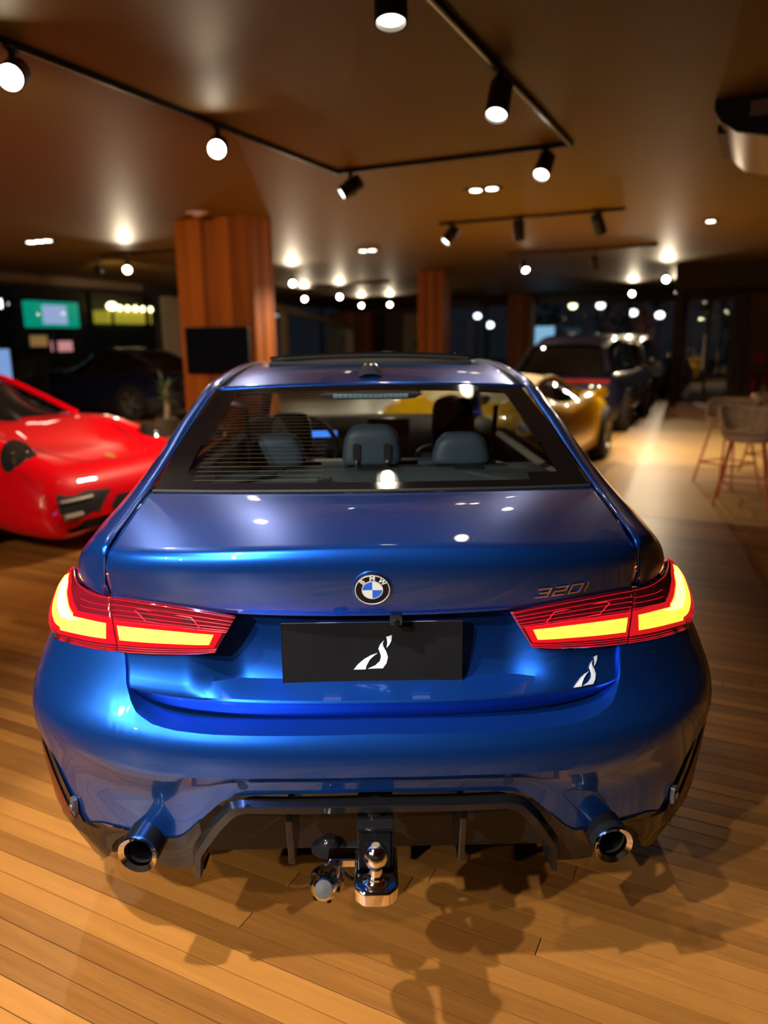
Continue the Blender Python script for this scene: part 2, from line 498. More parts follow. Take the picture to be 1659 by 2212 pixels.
# entrance: tall glazed door leaves and a lit pilaster before the taupe wall
d = room('door_1', box(-0.86, 0.11, 18.30, 18.33, 0.02, 2.45), PANE, smooth=False)
fr = MB()
for x in (-0.90, -0.38, 0.14): fr.add(box(x - 0.04, x + 0.04, 18.26, 18.37, 0, 2.52))
fr.add(box(-0.94, 0.18, 18.26, 18.37, 2.40, 2.52)).add(box(-0.94, 0.18, 18.26, 18.37, 0.0, 0.12))
obj('door_frame', fr.vf(), FRAME_M, d, smooth=False)
obj('door_handle', box(-0.46, -0.43, 18.2, 18.23, 0.8, 1.6), STEEL, d, smooth=False)
room('wall_entrance', MB().add(box(-1.14, -0.95, 18.0, 18.45, 0, CEIL)).add(box(0.19, 0.42, 18.0, 18.45, 0, CEIL)).vf(), mat('dark_entrance_paint', (0.05, 0.040, 0.032), 0.5), smooth=False)

# pillars clad with upright planks
PLANK = wood('pillar_plank_wood', (0.060, 0.009, 0.002), (0.62, 0.175, 0.020), 'Z', True, 0.42, 0.5)
def pillar(u0, u1, v0, v1, label, nf, ns, top=CEIL, name='pillar'):
    e = empty(name, UV((u0 + u1) / 2, (v0 + v1) / 2, 0), RZ)
    tag(e, label, 'pillar', 'wood clad pillars')
    hu, hv = (u1 - u0) / 2, (v1 - v0) / 2
    obj('core', box(-hu + 0.03, hu - 0.03, -hv + 0.03, hv - 0.03, 0, top), WALL_D, e, smooth=False)
    def run(n, length, place):
        ws = [random.uniform(0.7, 1.35) for _ in range(n)]; s = sum(ws); c = 0
        for w_ in ws:
            w = w_ / s * length
            place(c, w); c += w
    def plank(w, loc, rz):
        d_ = random.uniform(0.026, 0.034)
        obj('plank', box(0.0015, w - 0.0015, -d_, 0.0, 0.0, top), PLANK, e, smooth=False, loc=loc, rz=rz)
    run(nf, 2 * hu, lambda c, w: plank(w, (-hu + c, -hv + 0.03, 0), 0))
    run(nf, 2 * hu, lambda c, w: plank(w, (hu - c, hv - 0.03, 0), math.pi))
    run(ns, 2 * hv - 0.06, lambda c, w: plank(w, (hu - 0.03, -hv + 0.03 + c, 0), math.pi / 2))
    run(ns, 2 * hv - 0.06, lambda c, w: plank(w, (-hu + 0.03, hv - 0.03 - c, 0), -math.pi / 2))
    return e
P1 = pillar(-6.03, -4.86, 6.42, 6.86, 'broad pillar clad in reddish brown planks with a television on it', 13, 5)
pillar(-6.22, -5.62, 14.5, 15.0, 'slim orange brown plank clad pillar right behind the blue sedan roof', 5, 4)
pillar(-7.05, -6.25, 24.1, 24.6, 'slim plank clad pillar standing beside the pale blue lit poster', 5, 4)
pillar(-14.4, -12.6, 24.6, 25.1, 'distant plank clad pillar with a white poster on its front', 6, 4, 2.62)

# ------------------------------------------------------------------ lamps
SPOT_BLACK = mat('lamp_black', (0.02, 0.018, 0.015), 0.45)
LAMP_ON = mat('lamp_lens_lit', (1, 1, 1), 0.4, emit=(1.0, 0.86, 0.62), es=45.0)
LAMP_SOFT = mat('lamp_lens_soft', (1, 1, 1), 0.4, emit=(1.0, 0.88, 0.68), es=9.0)
WARM = (1.0, 0.80, 0.55)
NEUTRAL = (1.0, 0.93, 0.84)
def add_spot(name, loc, aim, power, angle, color=WARM, blend=0.55, rad=0.03):
    l = bpy.data.lights.new(name or 'lamp', 'SPOT'); l.energy = power; l.color = color
    l.spot_size = math.radians(angle); l.spot_blend = blend; l.shadow_soft_size = rad
    o = bpy.data.objects.new(name or 'lamp', l); COL.objects.link(o)
    o.location = loc
    o.rotation_euler = Vector(aim).to_track_quat('-Z', 'Y').to_euler()
    return o
def spotlight(u, v, target, label, power=0, angle=50, color=WARM, drop=0.16, scale=1.0, on=True, lens=None, group='track spotlights', blend=0.55, off=None):
    base = UV(u, v, CEIL - 0.036)
    e = empty(off + '_spotlight_offscreen' if off else 'track_spotlight', base)
    tag(e, label, 'spotlight', group)
    head = Vector((0, 0, -drop * scale))
    aim = (Vector(target) - (base + head)).normalized()
    obj('stem', MB().add(tube([(0, 0, 0.0), (0, 0, -drop * scale * 0.7)], 0.012 * scale, 8)).add(box(-0.02, 0.02, -0.05, 0.05, -0.012, 0.0)).vf(), SPOT_BLACK, e)
    q = aim.to_track_quat('Z', 'Y').to_matrix().to_4x4()
    M = Matrix.Translation(head) @ q
    r, L = 0.046 * scale, (0.17 if scale < 1.2 else 0.145) * scale
    hb = MB().add(lathe([(0.0, -L * 0.5), (r * 0.96, -L * 0.5), (r, -L * 0.47), (r, L * 0.5), (r * 0.88, L * 0.5), (r * 0.84, L * 0.40)], 24), M)
    hb.add(box(-0.006, 0.006, -r * 1.1, r * 1.1, -0.02, 0.02), M)
    obj('housing', hb.vf(), SPOT_BLACK, e)
    obj('lens', MB().add(lathe([(r * 0.84, L * 0.41), (r * 0.5, L * 0.43), (0.0001, L * 0.435)], 20), M).vf(), (lens or LAMP_ON) if on else STEEL, e)
    if power:
        add_spot(off + '_lamp_offscreen' if off else None, base + head + aim * (L * 0.5 + 0.02), aim, power, angle, color, blend)
    return e

def track(u0, v0, u1, v1, label):
    h = 0.018
    if abs(u1 - u0) > abs(v1 - v0): bx = (min(u0, u1), max(u0, u1), v0 - h, v0 + h)
    else: bx = (u0 - h, u0 + h, min(v0, v1), max(v0, v1))
    e = empty('lamp_track', (0, 0, 0), RZ); tag(e, label, 'lamp track', 'ceiling lamp tracks')
    obj('rail', MB().add(box(*bx, CEIL - 0.035, CEIL)).vf(), SPOT_BLACK, e, smooth=False)
    g = 0.004
    if abs(u1 - u0) > abs(v1 - v0): ch = box(bx[0] + 0.02, bx[1] - 0.02, v0 - g, v0 + g, CEIL - 0.0355, CEIL - 0.03)
    else: ch = box(u0 - g, u0 + g, bx[2] + 0.02, bx[3] - 0.02, CEIL - 0.0355, CEIL - 0.03)
    obj('conductor_slot', ch, STEEL, e, smooth=False)
    return e
track(-2.83, -6.1, -2.83, 4.95, 'long black lamp track above the red sports car')
track(-0.77, -6.1, -0.77, 4.95, 'long black lamp track running back from the corner with two lamps')
track(-2.81, 4.93, -0.79, 4.93, 'short black lamp track joining the two long tracks')
track(-3.15, 8.16, -0.85, 8.16, 'black lamp track with three lamps past the joined tracks')
track(-3.4, 12.0, -0.9, 12.0, 'black lamp track above the dark blue car')
track(-10.3, 16.6, -7.9, 16.6, 'far black lamp track before the pale timber frame')
track(2.3, -5.0, 2.3, 2.9, 'added black lamp track without lamps, out of view right of the sedan')  # unseen added track, put in as lamp support; carries no lamps
track(-9.6, 8.6, -6.6, 8.6, 'black lamp track behind the broad pillar with the television')

# spotlights on the tracks (targets are the things they light)
G_ = 'track spotlights'
BIG = dict(scale=1.45, drop=.082)
spotlight(-2.83, 1.63, (-1.0, -0.9, 1.1), 'lit spotlight on the long track above the red sports car, farther from the broad pillar', 28, 70, **BIG)
spotlight(-2.83, 3.25, (-0.7, -0.3, 1.0), 'lit spotlight on the long track above the red car, nearer the broad pillar', 28, 70, **BIG)
spotlight(-2.70, 4.93, (-3.4, 4.9, 0.6), 'black spotlight turned towards the red car beside the track corner', 420, 70, lens=LAMP_SOFT, **BIG)
spotlight(-0.97, 4.93, (0.2, 2.9, 0.2), 'black spotlight hanging by the right angle of the two tracks', 130, 70, lens=LAMP_SOFT, **BIG)
spotlight(-0.77, 3.13, (0.3, 2.2, 0.9), 'large black spotlight under its own round shadow on the ceiling', 18, 70, lens=LAMP_SOFT, scale=1.45, drop=.092)
spotlight(-0.77, 1.72, (0.1, 1.5, 0.9), 'black spotlight above the blue sedan roof, cut by the picture edge', 12, 70, lens=LAMP_SOFT, **BIG)
# the two long tracks run on over the photographer with lamps at the spacing seen in the picture;
# their rows show as highlights on the boot lid and the left bumper corner
OFFG = 'spotlights on the tracks behind the photographer'
for nm, v, t, pw, ang, lb in (('bumper_corner', -1.1, (-.50, .0, .70), 300, 50, 'lamp on the long track behind the photographer, aimed at the left bumper corner'),
                              ('boot_lid', -2.5, (-.40, .2, .80), 330, 52, 'lamp on the long track behind the photographer, aimed at the boot lid'),
                              ('bumper', -3.9, (-.40, .1, .65), 330, 48, 'lamp on the long track behind the photographer, aimed at the bumper')):
    spotlight(-0.77, v, t, lb, pw, ang, NEUTRAL, group=OFFG, blend=.35, off=nm)
for nm, v, t, pw, lb in (('pillar', 0.0, (-2.6, 7.6, 1.6), 300, 'lamp on the track above the red sports car, turned to the broad pillar'),
                         ('red_car', -1.6, (-2.2, 4.6, .55), 300, 'lamp on the track above the red car, aimed at its nose'),
                         ('sedan_corner', -3.2, (-.8, .2, .6), 300, 'lamp on the track above the red car, aimed at the sedan corner'),
                         ('floor', -4.8, (-1.7, .0, 0), 200, 'lamp on the track above the red car, aimed at the boards')):
    spotlight(-2.83, v, t, lb, pw, 62, WARM, group=OFFG, off=nm)
# second row of lamps, over the stone floor
BIG2 = dict(scale=1.55, drop=.084, lens=LAMP_SOFT)
spotlight(-3.0, 8.16, (-.8, 8.2, .6), 'small tilted black spotlight at the left end of the three lamp track', 330, 75, **BIG2)
spotlight(-2.1, 8.16, (2.2, 9.0, .3), 'small black spotlight hanging straight in the middle of the three lamp track', 330, 80, **BIG2)
spotlight(-1.14, 8.16, (4.2, 9.2, .3), 'small black spotlight at the free end of the three lamp track', 330, 80, **BIG2)

# ------------------------------------------------------------------ the blue sedan (x right, y forward, tail at y = 0)
SED = empty('sedan_car', (0, 0, 0))
tag(SED, 'metallic blue sedan seen from behind with glowing taillights and a chrome tow ball', 'car')
NN, RRR = 2.6, 0.62
WT = [(.20, .83), (.30, .893), (.39, .905), (.48, .918), (.55, .926), (.60, .926), (.66, .915), (.74, .897), (.80, .876), (.88, .850), (.94, .812), (1.0, .79), (1.1, .775)]
def Wz(z): return float(np.interp(z, [a for a, b_ in WT], [b_ for a, b_ in WT]))
def plan(X, z):
    q = min(1.0, abs(X) / Wz(z)) ** NN
    return RRR * (1 - (1 - q) ** (1 / NN))
def sstep(a, b_, x):
    t = min(1, max(0, (x - a) / (b_ - a))); return t * t * (3 - 2 * t)

# --- boot lid: deck, lip, rear face with the plate recess, one surface
LIPX = 0.597
def shut_x(z): return float(np.interp(z, [.69, .70, .728, .764, .79, .838, .944, .991, 1.028, 1.069], [.545, .55, .553, .562, .572, .585, .608, .614, .608, .597])) - 0.003
PROF = [(1.104, .060, .036), (1.101, .055, .036), (1.094, .050, .035), (1.084, .0465, .034), (1.070, .045, .032), (1.052, .0475, .026), (1.03, .053, .016), (1.00, .062, .004), (.975, .071, -.006), (.952, .081, -.010), (.947, .084, -.010),
        (.9455, .0845, -.010), (.944, .085, -.010), (.942, .0845, -.010), (.935, .083, -.008), (.91, .082, -.005), (.88, .081, 0), (.85, .079, 0), (.82, .0735, 0), (.80, .068, 0), (.785, .062, -.002), (.770, .056, -.005), (.760, .0535, -.008), (.755, .053, -.010), (.752, .0535, -.012), (.744, .057, -.016), (.73, .066, -.024), (.715, .074, -.036), (.705, .080, -.044)]
RECD = [(.944, 0.0), (.9435, .018), (.942, .055), (.935, .056), (.91, .056), (.88, .056), (.85, .055), (.82, .052), (.80, .052), (.785, .050), (.776, .040), (.768, .016), (.762, .004), (.757, 0)]
def recess(z): return float(np.interp(-z, [-a for a, _ in RECD], [d_ for _, d_ in RECD])) if z < .944 else 0.0
NS = 56
ss = np.concatenate([np.linspace(0, .42, 14, endpoint=False), np.linspace(.42, .72, 26, endpoint=False), np.linspace(.72, 1, 17)])
rows = []
base_ctrl = [(0, .505, 1.130), (.20, .512, 1.130), (.40, .535, 1.128), (.611, .585, 1.122)]
lip_row = []
def face_row(zc, y0, dz):
    r = []
    for s in ss:
        ze = zc - dz * (s * s if zc > .80 else s ** 3 * .4 + .6 * s ** 14)
        X = s * shut_x(zc - dz)
        mk = 1 - sstep(.30, .44, abs(X) + (0.94 - zc) * 0.10)
        r.append((X, y0 + plan(X, zc) + recess(zc) * mk, ze))
    return r
lip_row = face_row(*PROF[0])
bb = catmull(base_ctrl, 200)
nd = 18
for i in range(nd):
    t = i / nd
    r = []
    for j, s in enumerate(ss):
        xb = s * .608
        q = bb[min(199, int(np.searchsorted(bb[:, 0], xb)))]
        lp = lip_row[j]
        r.append((xb * (1 - t) + lp[0] * t, q[1] * (1 - t) + lp[1] * t, q[2] * (1 - t) + lp[2] * t + 0.010 * math.sin(math.pi * t) * (1 - .3 * s)))
    rows.append(r)
for p in PROF: rows.append(face_row(*p))
boot_vf = orient(grid(rows, mirror=True), (0, 1.2, .6))
obj('boot_lid', boot_vf, BLUE, SED, sharp=24, solid=0.006, offset=-1)
TREE = BVHTree.FromPolygons([Vector(p) for p in boot_vf[0]], boot_vf[1])
def on(tree, x, z, off=0.0):
    h = tree.ray_cast(Vector((x, -1.0, z)), Vector((0, 1, 0)))
    if h[0] is None: return Vector((x, 0.1, z))
    return Vector((x, h[0].y - off, z))
def decal(tree, pts, off=0.0015, d=0.0):
    """flat outline laid on a surface from behind"""
    n = len(pts)
    v = [tuple(on(tree, p[0], p[1], off)) for p in pts]
    c = (sum(p[0] for p in pts) / n, sum(p[1] for p in pts) / n)
    return (v, [tuple(range(n))])

# --- quarter panels with C-pillar and roof rail, one each side
Q = [[(.613, .226, .9515), (.617, .231, .951), (.621, .230, .9500), (.625, .2315, .949)],
     [(.619, .222, .962), (.627, .232, .956), (.634, .240, .951), (.640, .246, .946)],
     [(.620, .222, .991), (.640, .241, .980), (.662, .263, .966), (.682, .287, .946)],
     [(.613, .212, 1.028), (.655, .258, 1.014), (.700, .310, .985), (.738, .364, .947)],
     [(.601, .196, 1.069), (.652, .252, 1.056), (.715, .340, 1.015), (.790, .495, .942)],
     [(.609, .390, 1.097), (.660, .430, 1.086), (.732, .515, 1.040), (.820, .640, .945)],
     [(.617, .580, 1.124), (.658, .612, 1.116), (.728, .690, 1.070), (.848, .820, .950)],
     [(.604, .800, 1.189), (.648, .825, 1.177), (.712, .870, 1.118), (.868, 1.01, .950)],
     [(.579, 1.05, 1.282), (.622, 1.068, 1.274), (.676, 1.110, 1.215), (.875, 1.22, .955)],
     [(.551, 1.25, 1.361), (.585, 1.262, 1.360), (.617, 1.295, 1.335), (.640, 1.34, 1.285)],
     [(.536, 1.50, 1.396), (.562, 1.50, 1.399), (.597, 1.50, 1.383), (.622, 1.52, 1.340)],
     [(.528, 2.00, 1.424), (.556, 2.00, 1.427), (.592, 2.00, 1.410), (.618, 2.02, 1.362)],
     [(.528, 2.50, 1.412), (.556, 2.50, 1.414), (.595, 2.52, 1.396), (.624, 2.56, 1.345)],
     [(.540, 2.85, 1.345), (.570, 2.86, 1.345), (.607, 2.89, 1.325), (.640, 2.95, 1.265)],
     [(.655, 3.40, 1.055), (.685, 3.41, 1.055), (.715, 3.43, 1.035), (.740, 3.46, 1.00)]]
qrows = loft(Q, 110, 14)
for sgn in (1, -1):
    vf = orient(grid(qrows), (0, 1.8, .7))
    obj('quarter_panel', vf if sgn > 0 else mir(vf), BLUE, SED, sharp=60, solid=0.006, offset=-1)
# rear door window side line is bright black trim
ROOFC = [[(0, 1.215, 1.374), (.25, 1.221, 1.371), (.45, 1.235, 1.364), (.549, 1.25, 1.359)],
         [(0, 1.50, 1.418), (.25, 1.50, 1.414), (.45, 1.50, 1.404), (.534, 1.50, 1.394)],
         [(0, 2.00, 1.446), (.25, 2.00, 1.442), (.45, 2.00, 1.431), (.526, 2.00, 1.422)],
         [(0, 2.50, 1.436), (.25, 2.50, 1.432), (.45, 2.50, 1.419), (.526, 2.50, 1.410)],
         [(0, 2.90, 1.372), (.25, 2.895, 1.368), (.45, 2.87, 1.355), (.538, 2.85, 1.343)]]
rr_ = loft(ROOFC, 40, 16)
NYR = 40
obj('roof', orient(grid(rr_, mirror=True, keep=lambda i, j: not (12 <= i <= 30 and j < 12)), (0, 2, 0)), BLUE, SED, sharp=60, solid=0.006, offset=-1)
obj('sunroof_frame', MB().add(tube([(-.41, 1.70, 1.431), (.41, 1.70, 1.431), (.41, 2.44, 1.425), (-.41, 2.44, 1.425)], 0.012, 6, closed=True)).vf(), BLACK, SED)
for sgn in (1, -1): obj('ditch_seam', tube([(sgn * p[0], p[1], p[2]) for p in catmull([q[0] for q in Q[9:14]], 30)], 0.004, 6), BLACK, SED)
# tilted sunroof panel, its wind seal and hinge arms
sp = [[(x, y, 1.4765 - .035 * ((y - 1.72) / .72) - .016 * (x / .42) ** 2 + .010 * math.sin(math.pi * (y - 1.72) / .72)) for x in np.linspace(-.415, .415, 15)] for y in np.linspace(1.72, 2.44, 9)]
obj('sunroof_panel', orient(grid(sp), (0, 2, 0)), DARK_GLASS, SED, solid=0.016, offset=-1, sharp=50)
obj('sunroof_seal', MB().add(tube([(x, 1.722, 1.462 - .016 * (x / .42) ** 2) for x in np.linspace(-.41, .41, 13)], 0.007, 6)).vf(), RUBBER, SED)
obj('sunroof_net', grid([[(x, 1.735, 1.458 - .016 * (x / .42) ** 2) for x in np.linspace(-.36, .36, 9)], [(x, 1.735, 1.426 - .016 * (x / .42) ** 2) for x in np.linspace(-.36, .36, 9)]]), mat('sunroof_mesh', (0.05, 0.045, 0.035), 0.8), SED)
for s in (-1, 1): obj('hinge_arm', box(s * .385 - .012, s * .385 + .012, 1.74, 1.78, 1.40, 1.462), BLACK, SED, smooth=False)
# shark fin aerial
fin = [[(s * w, y, z0 + h) for s, h in ((-1, 0), (-.72, hh * .55), (-.36, hh * .93), (0, hh), (.36, hh * .93), (.72, hh * .55), (1, 0))] for y, w, hh, z0 in ((1.325, .046, .012, 1.392), (1.335, .050, .030, 1.393), (1.36, .047, .050, 1.397), (1.40, .040, .052, 1.403), (1.46, .026, .030, 1.412), (1.52, .006, .004, 1.419))]
obj('roof_aerial', grid(fin, flip=True), mat('aerial_gloss', (0.03, 0.035, 0.05), 0.15, 0, 0.6, 1.0), SED, sub=1)

# --- rear window
GB = [(0, .507, 1.135), (.20, .514, 1.135), (.40, .537, 1.132), (.600, .585, 1.127)]
GM = [(0, .86, 1.262), (.20, .864, 1.261), (.40, .878, 1.257), (.578, .905, 1.243)]
GT = [(0, 1.212, 1.372), (.20, 1.216, 1.370), (.38, 1.228, 1.365), (.537, 1.248, 1.355)]
gr = loft([GB, GM, GT], 37, 41)
def frit(i, j):
    jj = j / 40; ii = i / 36
    return ii < 0.055 or ii > 0.915 or jj > 0.86 - 0.03 * ii or (ii < .085 and jj > .70)
obj('rear_window', grid(gr, mirror=True, keep=lambda i, j: not frit(i, j)), CLEAR, SED, sharp=80)
obj('window_border', grid(gr, mirror=True, keep=frit), mat('window_border_black', (0.006, 0.006, 0.007), 0.06, 0, 0.5), SED, sharp=80)
# heating wires on the left part that shows them, printed threads
hw = MB()
G3 = np.array([[list(p) for p in r] for r in gr])
WIRE = mat('heater_wire', (0.10, 0.075, 0.045), 0.5, 0.4)
for i in np.linspace(2.6, 33.0, 26):
    i0 = int(i); fr_ = i - i0
    ln = G3[i0] * (1 - fr_) + G3[i0 + 1] * fr_
    for sgn in (-1,):
        hw.add(tube([(sgn * p[0], p[1] - .0006, p[2] + .0012) for p in ln[9:35:2]], 0.0004, 4, cap=False))
w_ = obj('heater_wires', hw.vf(), WIRE, SED); tag(w_, kind='stuff')
# rubber line along the glass foot and the windscreen
obj('window_seal', MB().add(tube([(x, y - .004, z - .001) for x, y, z in [(-p[0], p[1], p[2]) for p in reversed(list(catmull(GB, 20)))] + [tuple(p) for p in catmull(GB, 20)][1:]], 0.0045, 6)).vf(), RUBBER, SED)
WS = loft([[(0, 3.47, 1.035), (.3, 3.45, 1.035), (.655, 3.38, 1.045)], [(0, 3.18, 1.235), (.3, 3.165, 1.232), (.60, 3.12, 1.215)], [(0, 2.905, 1.370), (.25, 2.90, 1.366), (.538, 2.86, 1.342)]], 14, 14)
obj('windscreen', grid(WS, mirror=True), CLEAR2, SED, sharp=80)
belt = [(.878, 1.24, .955), (.885, 2.0, .950), (.880, 3.0, .955), (.80, 3.46, .985)]
railc = [tuple(q[3]) for q in Q[9:15]]
sg = []
A_, B_ = catmull(railc, 30), catmull(belt, 30)
for k in range(7):
    t = k / 6
    sg.append([tuple(A_[i] * (1 - t) + B_[i] * t + np.array([0.02 * math.sin(math.pi * t), 0, 0])) for i in range(30)])
for sgn in (1, -1):
    vf = grid(sg)
    obj('side_window', vf if sgn > 0 else mir(vf), glass('side_glass', (0.42, 0.45, 0.44)), SED, sharp=80)
    # B-pillar post
    obj('door_pillar', tube([(sgn * .620, 2.17, 1.36), (sgn * .885, 2.10, .96)], 0.028, 8), BLACK_GLOSS, SED)

# --- flanks with wheel arches
ARC, ARZ, ARR, WB = 1.09, .33, .372, 2.851
def lowz(y):
    z = .235
    for c in (ARC, ARC + WB):
        dd = ARR ** 2 - (y - c) ** 2
        if dd > 0: z = max(z, ARZ + math.sqrt(dd))
    return z
def flank_x(y, z):
    x = float(np.interp(z, [.2, .35, .5, .6, .75, .85, .93, .96], [.865, .90, .915, .922, .912, .897, .882, .878]))
    x -= max(0, .95 - y) ** 2 * np.interp(z, [.6, .95], [.06, .32])
    if y > 3.3: x -= ((y - 3.3) / 1.35) ** 2.4 * .16
    return x
ys = sorted(set([round(v, 3) for v in np.linspace(.44, 4.62, 90)] + [round(ARC + s * ARR * c, 3) for s in (-1, 1) for c in (.999, .97, .9)] + [round(ARC + WB + s * ARR * c, 3) for s in (-1, 1) for c in (.999, .97, .9)]))
ys_low = [y for y in ys if y >= .715]
def flank_up(y, z, t):
    xt = float(np.interp(y, [.44, .495, .64, .82, 1.01, 1.22, 1.3], [.779, .791, .821, .849, .869, .876, .878]))
    k_ = sstep(0, 1, t) if y < 1.25 else 0.0
    return flank_x(y, z) * (1 - k_) + xt * k_
upper = [[(flank_up(y, z0 + (z1 - z0) * t, t), y, z0 + (z1 - z0) * t) for y in ys for z0, z1 in [(.812 - .01 * min(1, max(0, y - .44)), float(np.interp(y, [.44, .52, .64, .82, 1.0, 3.4, 4.0, 4.62], [.93, .940, .944, .949, .951, .965, .90, .72])))]] for t in np.linspace(0, 1, 7)]
lower = [[(flank_x(y, z), y, z) for y in ys_low for z in [lowz(y) + (.802 - lowz(y)) * t]] for t in np.linspace(0, 1, 12)]
for sgn in (1, -1):
    m_ = MB().add(grid(upper, flip=False)).add(grid(lower, flip=False))
    vf = m_.vf()
    obj('flank', vf if sgn > 0 else mir(vf), BLUE, SED, sharp=50)
# bonnet and nose
HD = loft([[(0, 3.47, 1.03), (.4, 3.46, 1.03), (.70, 3.42, .995), (.875, 3.42, .955)], [(0, 4.0, .965), (.4, 4.0, .96), (.68, 4.0, .935), (.845, 4.0, .895)], [(0, 4.50, .80), (.4, 4.47, .80), (.60, 4.42, .79), (.77, 4.36, .76)], [(0, 4.68, .62), (.4, 4.64, .62), (.62, 4.55, .60), (.75, 4.48, .56)], [(0, 4.69, .30), (.4, 4.64, .30), (.62, 4.56, .30), (.76, 4.46, .30)]], 30, 14)
obj('bonnet', grid(HD, mirror=True), BLUE, SED, sharp=60)
obj('underbody', MB().add(box(-.70, .70, .30, 4.5, .21, .27)).add(box(-.60, .60, .27, .31, .24, .95)).vf(), BLACK, SED, smooth=False)
for sgn in (-1, 1):
    for y0 in (.70, 3.55): obj('arch_liner', box(sgn * .66 - .02, sgn * .66 + .02, y0, y0 + .78, .22, .79), BLACK, SED, smooth=False)

def make_wheel(parent, name, x, y, R, w, side, spokes=5, rimcol=None):
    t = obj(name, lathe([(R * .62, -w / 2), (R * .93, -w / 2), (R, -w * .36), (R, w * .36), (R * .93, w / 2), (R * .62, w / 2), (R * .62, -w / 2)], 40, 'X'), RUBBER, parent, sharp=45)
    t.location = (x, y, R)
    m_ = MB().add(lathe([(R * .66, w * .50), (R * .645, w * .46), (R * .60, w * .30), (R * .60, -w * .4)], 40, 'X'))
    m_.add(lathe([(R * .17, w * .10), (R * .17, w * .40), (R * .13, w * .44), (.0001, w * .44)], 20, 'X'))
    for k in range(spokes):
        for dd in (-.13, .13):
            c = 2 * math.pi * k / spokes + dd
            bx_ = box(w * .28, w * .42, R * .10, R * .64, -R * .035, R * .035)
            m_.add(bx_, Matrix.Rotation(c, 4, 'X'))
    vf = m_.vf()
    o = obj('rim', vf if side > 0 else mir(vf), rimcol or mat('alloy_rim', (0.45, 0.45, 0.46), 0.25, 0.9), t, sharp=40)
    return t
for sgn in (1, -1):
    for y in (ARC, ARC + WB): make_wheel(SED, 'wheel', sgn * .79, y, .330, .225, sgn)
for sgn in (1, -1):
    mp_ = loft([[(.90, 3.10, 1.0), (.96, 3.07, 1.06), (1.07, 3.10, 1.06), (1.09, 3.14, 1.0), (1.02, 3.16, .955), (.92, 3.14, .96)], [(.92, 3.22, 1.0), (.97, 3.22, 1.04), (1.04, 3.22, 1.04), (1.06, 3.22, 1.0), (1.02, 3.22, .97), (.94, 3.22, .97)]], 5, 14)
    g_ = grid(mp_, closed_u=True)
    obj('door_mirror', g_ if sgn > 0 else mir(g_), BLUE, SED, solid=0.01)

# --- bumper
TOPC = [(0, .707), (.207, .7045), (.348, .7025), (.431, .7045), (.486, .712), (.519, .727), (.539, .747), (.558, .776), (.578, .832), (.583, .838), (.615, .838), (.672, .830), (.742, .818), (.800, .804), (.84, .803), (.88, .803)]
CRSE = [(0, .615), (.21, .613), (.36, .606), (.48, .599), (.585, .604), (.643, .617), (.695, .632), (.753, .648), (.80, .652), (.845, .645), (.88, .625), (.92, .60)]
BOTC = [(0, .549), (.217, .544), (.311, .536), (.344, .518), (.393, .472), (.443, .421), (.462, .410), (.528, .406), (.603, .405), (.665, .398), (.75, .362), (.81, .337), (.86, .318), (.89, .308), (.92, .30)]
def cur(tab, X): return float(np.interp(X, [a for a, _ in tab], [b_ for _, b_ in tab]))
def bump_pt(X, z, off, th=None):
    return (X, off + plan(X, z), z)
# columns follow the plan curve round to the wheel arch
cols = []
fr_s = np.concatenate([np.linspace(0, .57, 18, endpoint=False), np.linspace(.57, .67, 18, endpoint=False), np.linspace(.67, .965, 24, endpoint=False), np.array([.965, .978, .988, .995, .9985, 1.0])])
brow = []
OFFZ = ([.60, .62, .64, .66, .68, .70, .71, .72, .75, .80, .85], [-.009, -.010, -.0115, -.0115, -.008, .001, .008, .016, .036, .058, .076])
VA, VB = np.linspace(0, 1, 10), np.linspace(0, 1, 9)
for fs in fr_s:
    colm = []
    Xn = fs * .925
    zt, zc, zb = cur(TOPC, fs * .883), cur(CRSE, fs * .922), cur(BOTC, fs * .915)
    if fs > .93: zt = .812 - .010 * (fs - .93) / .07
    # upper, bulging part
    for v in VA:
        z = zt + (zc - zt) * v
        off = float(np.interp(z, OFFZ[0], OFFZ[1]))
        X = fs * Wz(z)
        colm.append((X, off + plan(X, z), z))
    for v in VB[1:]:
        z = zc + (zb - zc) * v
        off = float(np.interp(zc, OFFZ[0], OFFZ[1])) + .034 * min(1, v * 2.4) + .012 * v
        X = fs * Wz(z)
        colm.append((X, off + plan(X, z), z))
    cols.append(colm)
# last strip runs straight on to the wheel arch
last = cols[-1]
for t in (.4, .8, 1.0):
    cols.append([(p[0] - .004 * t, p[1] + (.722 - p[1]) * t, p[2]) for p in last])
brow = [[c[i] for c in cols] for i in range(len(cols[0]))]
bump_vf = orient(grid(brow, mirror=True), (0, 1, .6))
obj('rear_bumper', bump_vf, BLUE, SED, sharp=26)
BTREE = BVHTree.FromPolygons([Vector(p) for p in bump_vf[0]], bump_vf[1])
# shelf between bumper edge and boot lid
edge = [c[0] for c in cols if c[0][0] < .583]
inn = [(p[0] * .955 - .0, p[1] + .095, p[2] + .004) for p in edge]
mid_ = [(p[0] * .988, p[1] + .03, p[2] + .001) for p in edge]
obj('bumper_shelf', grid([edge, mid_, inn], mirror=True), BLUE, SED, sharp=70)

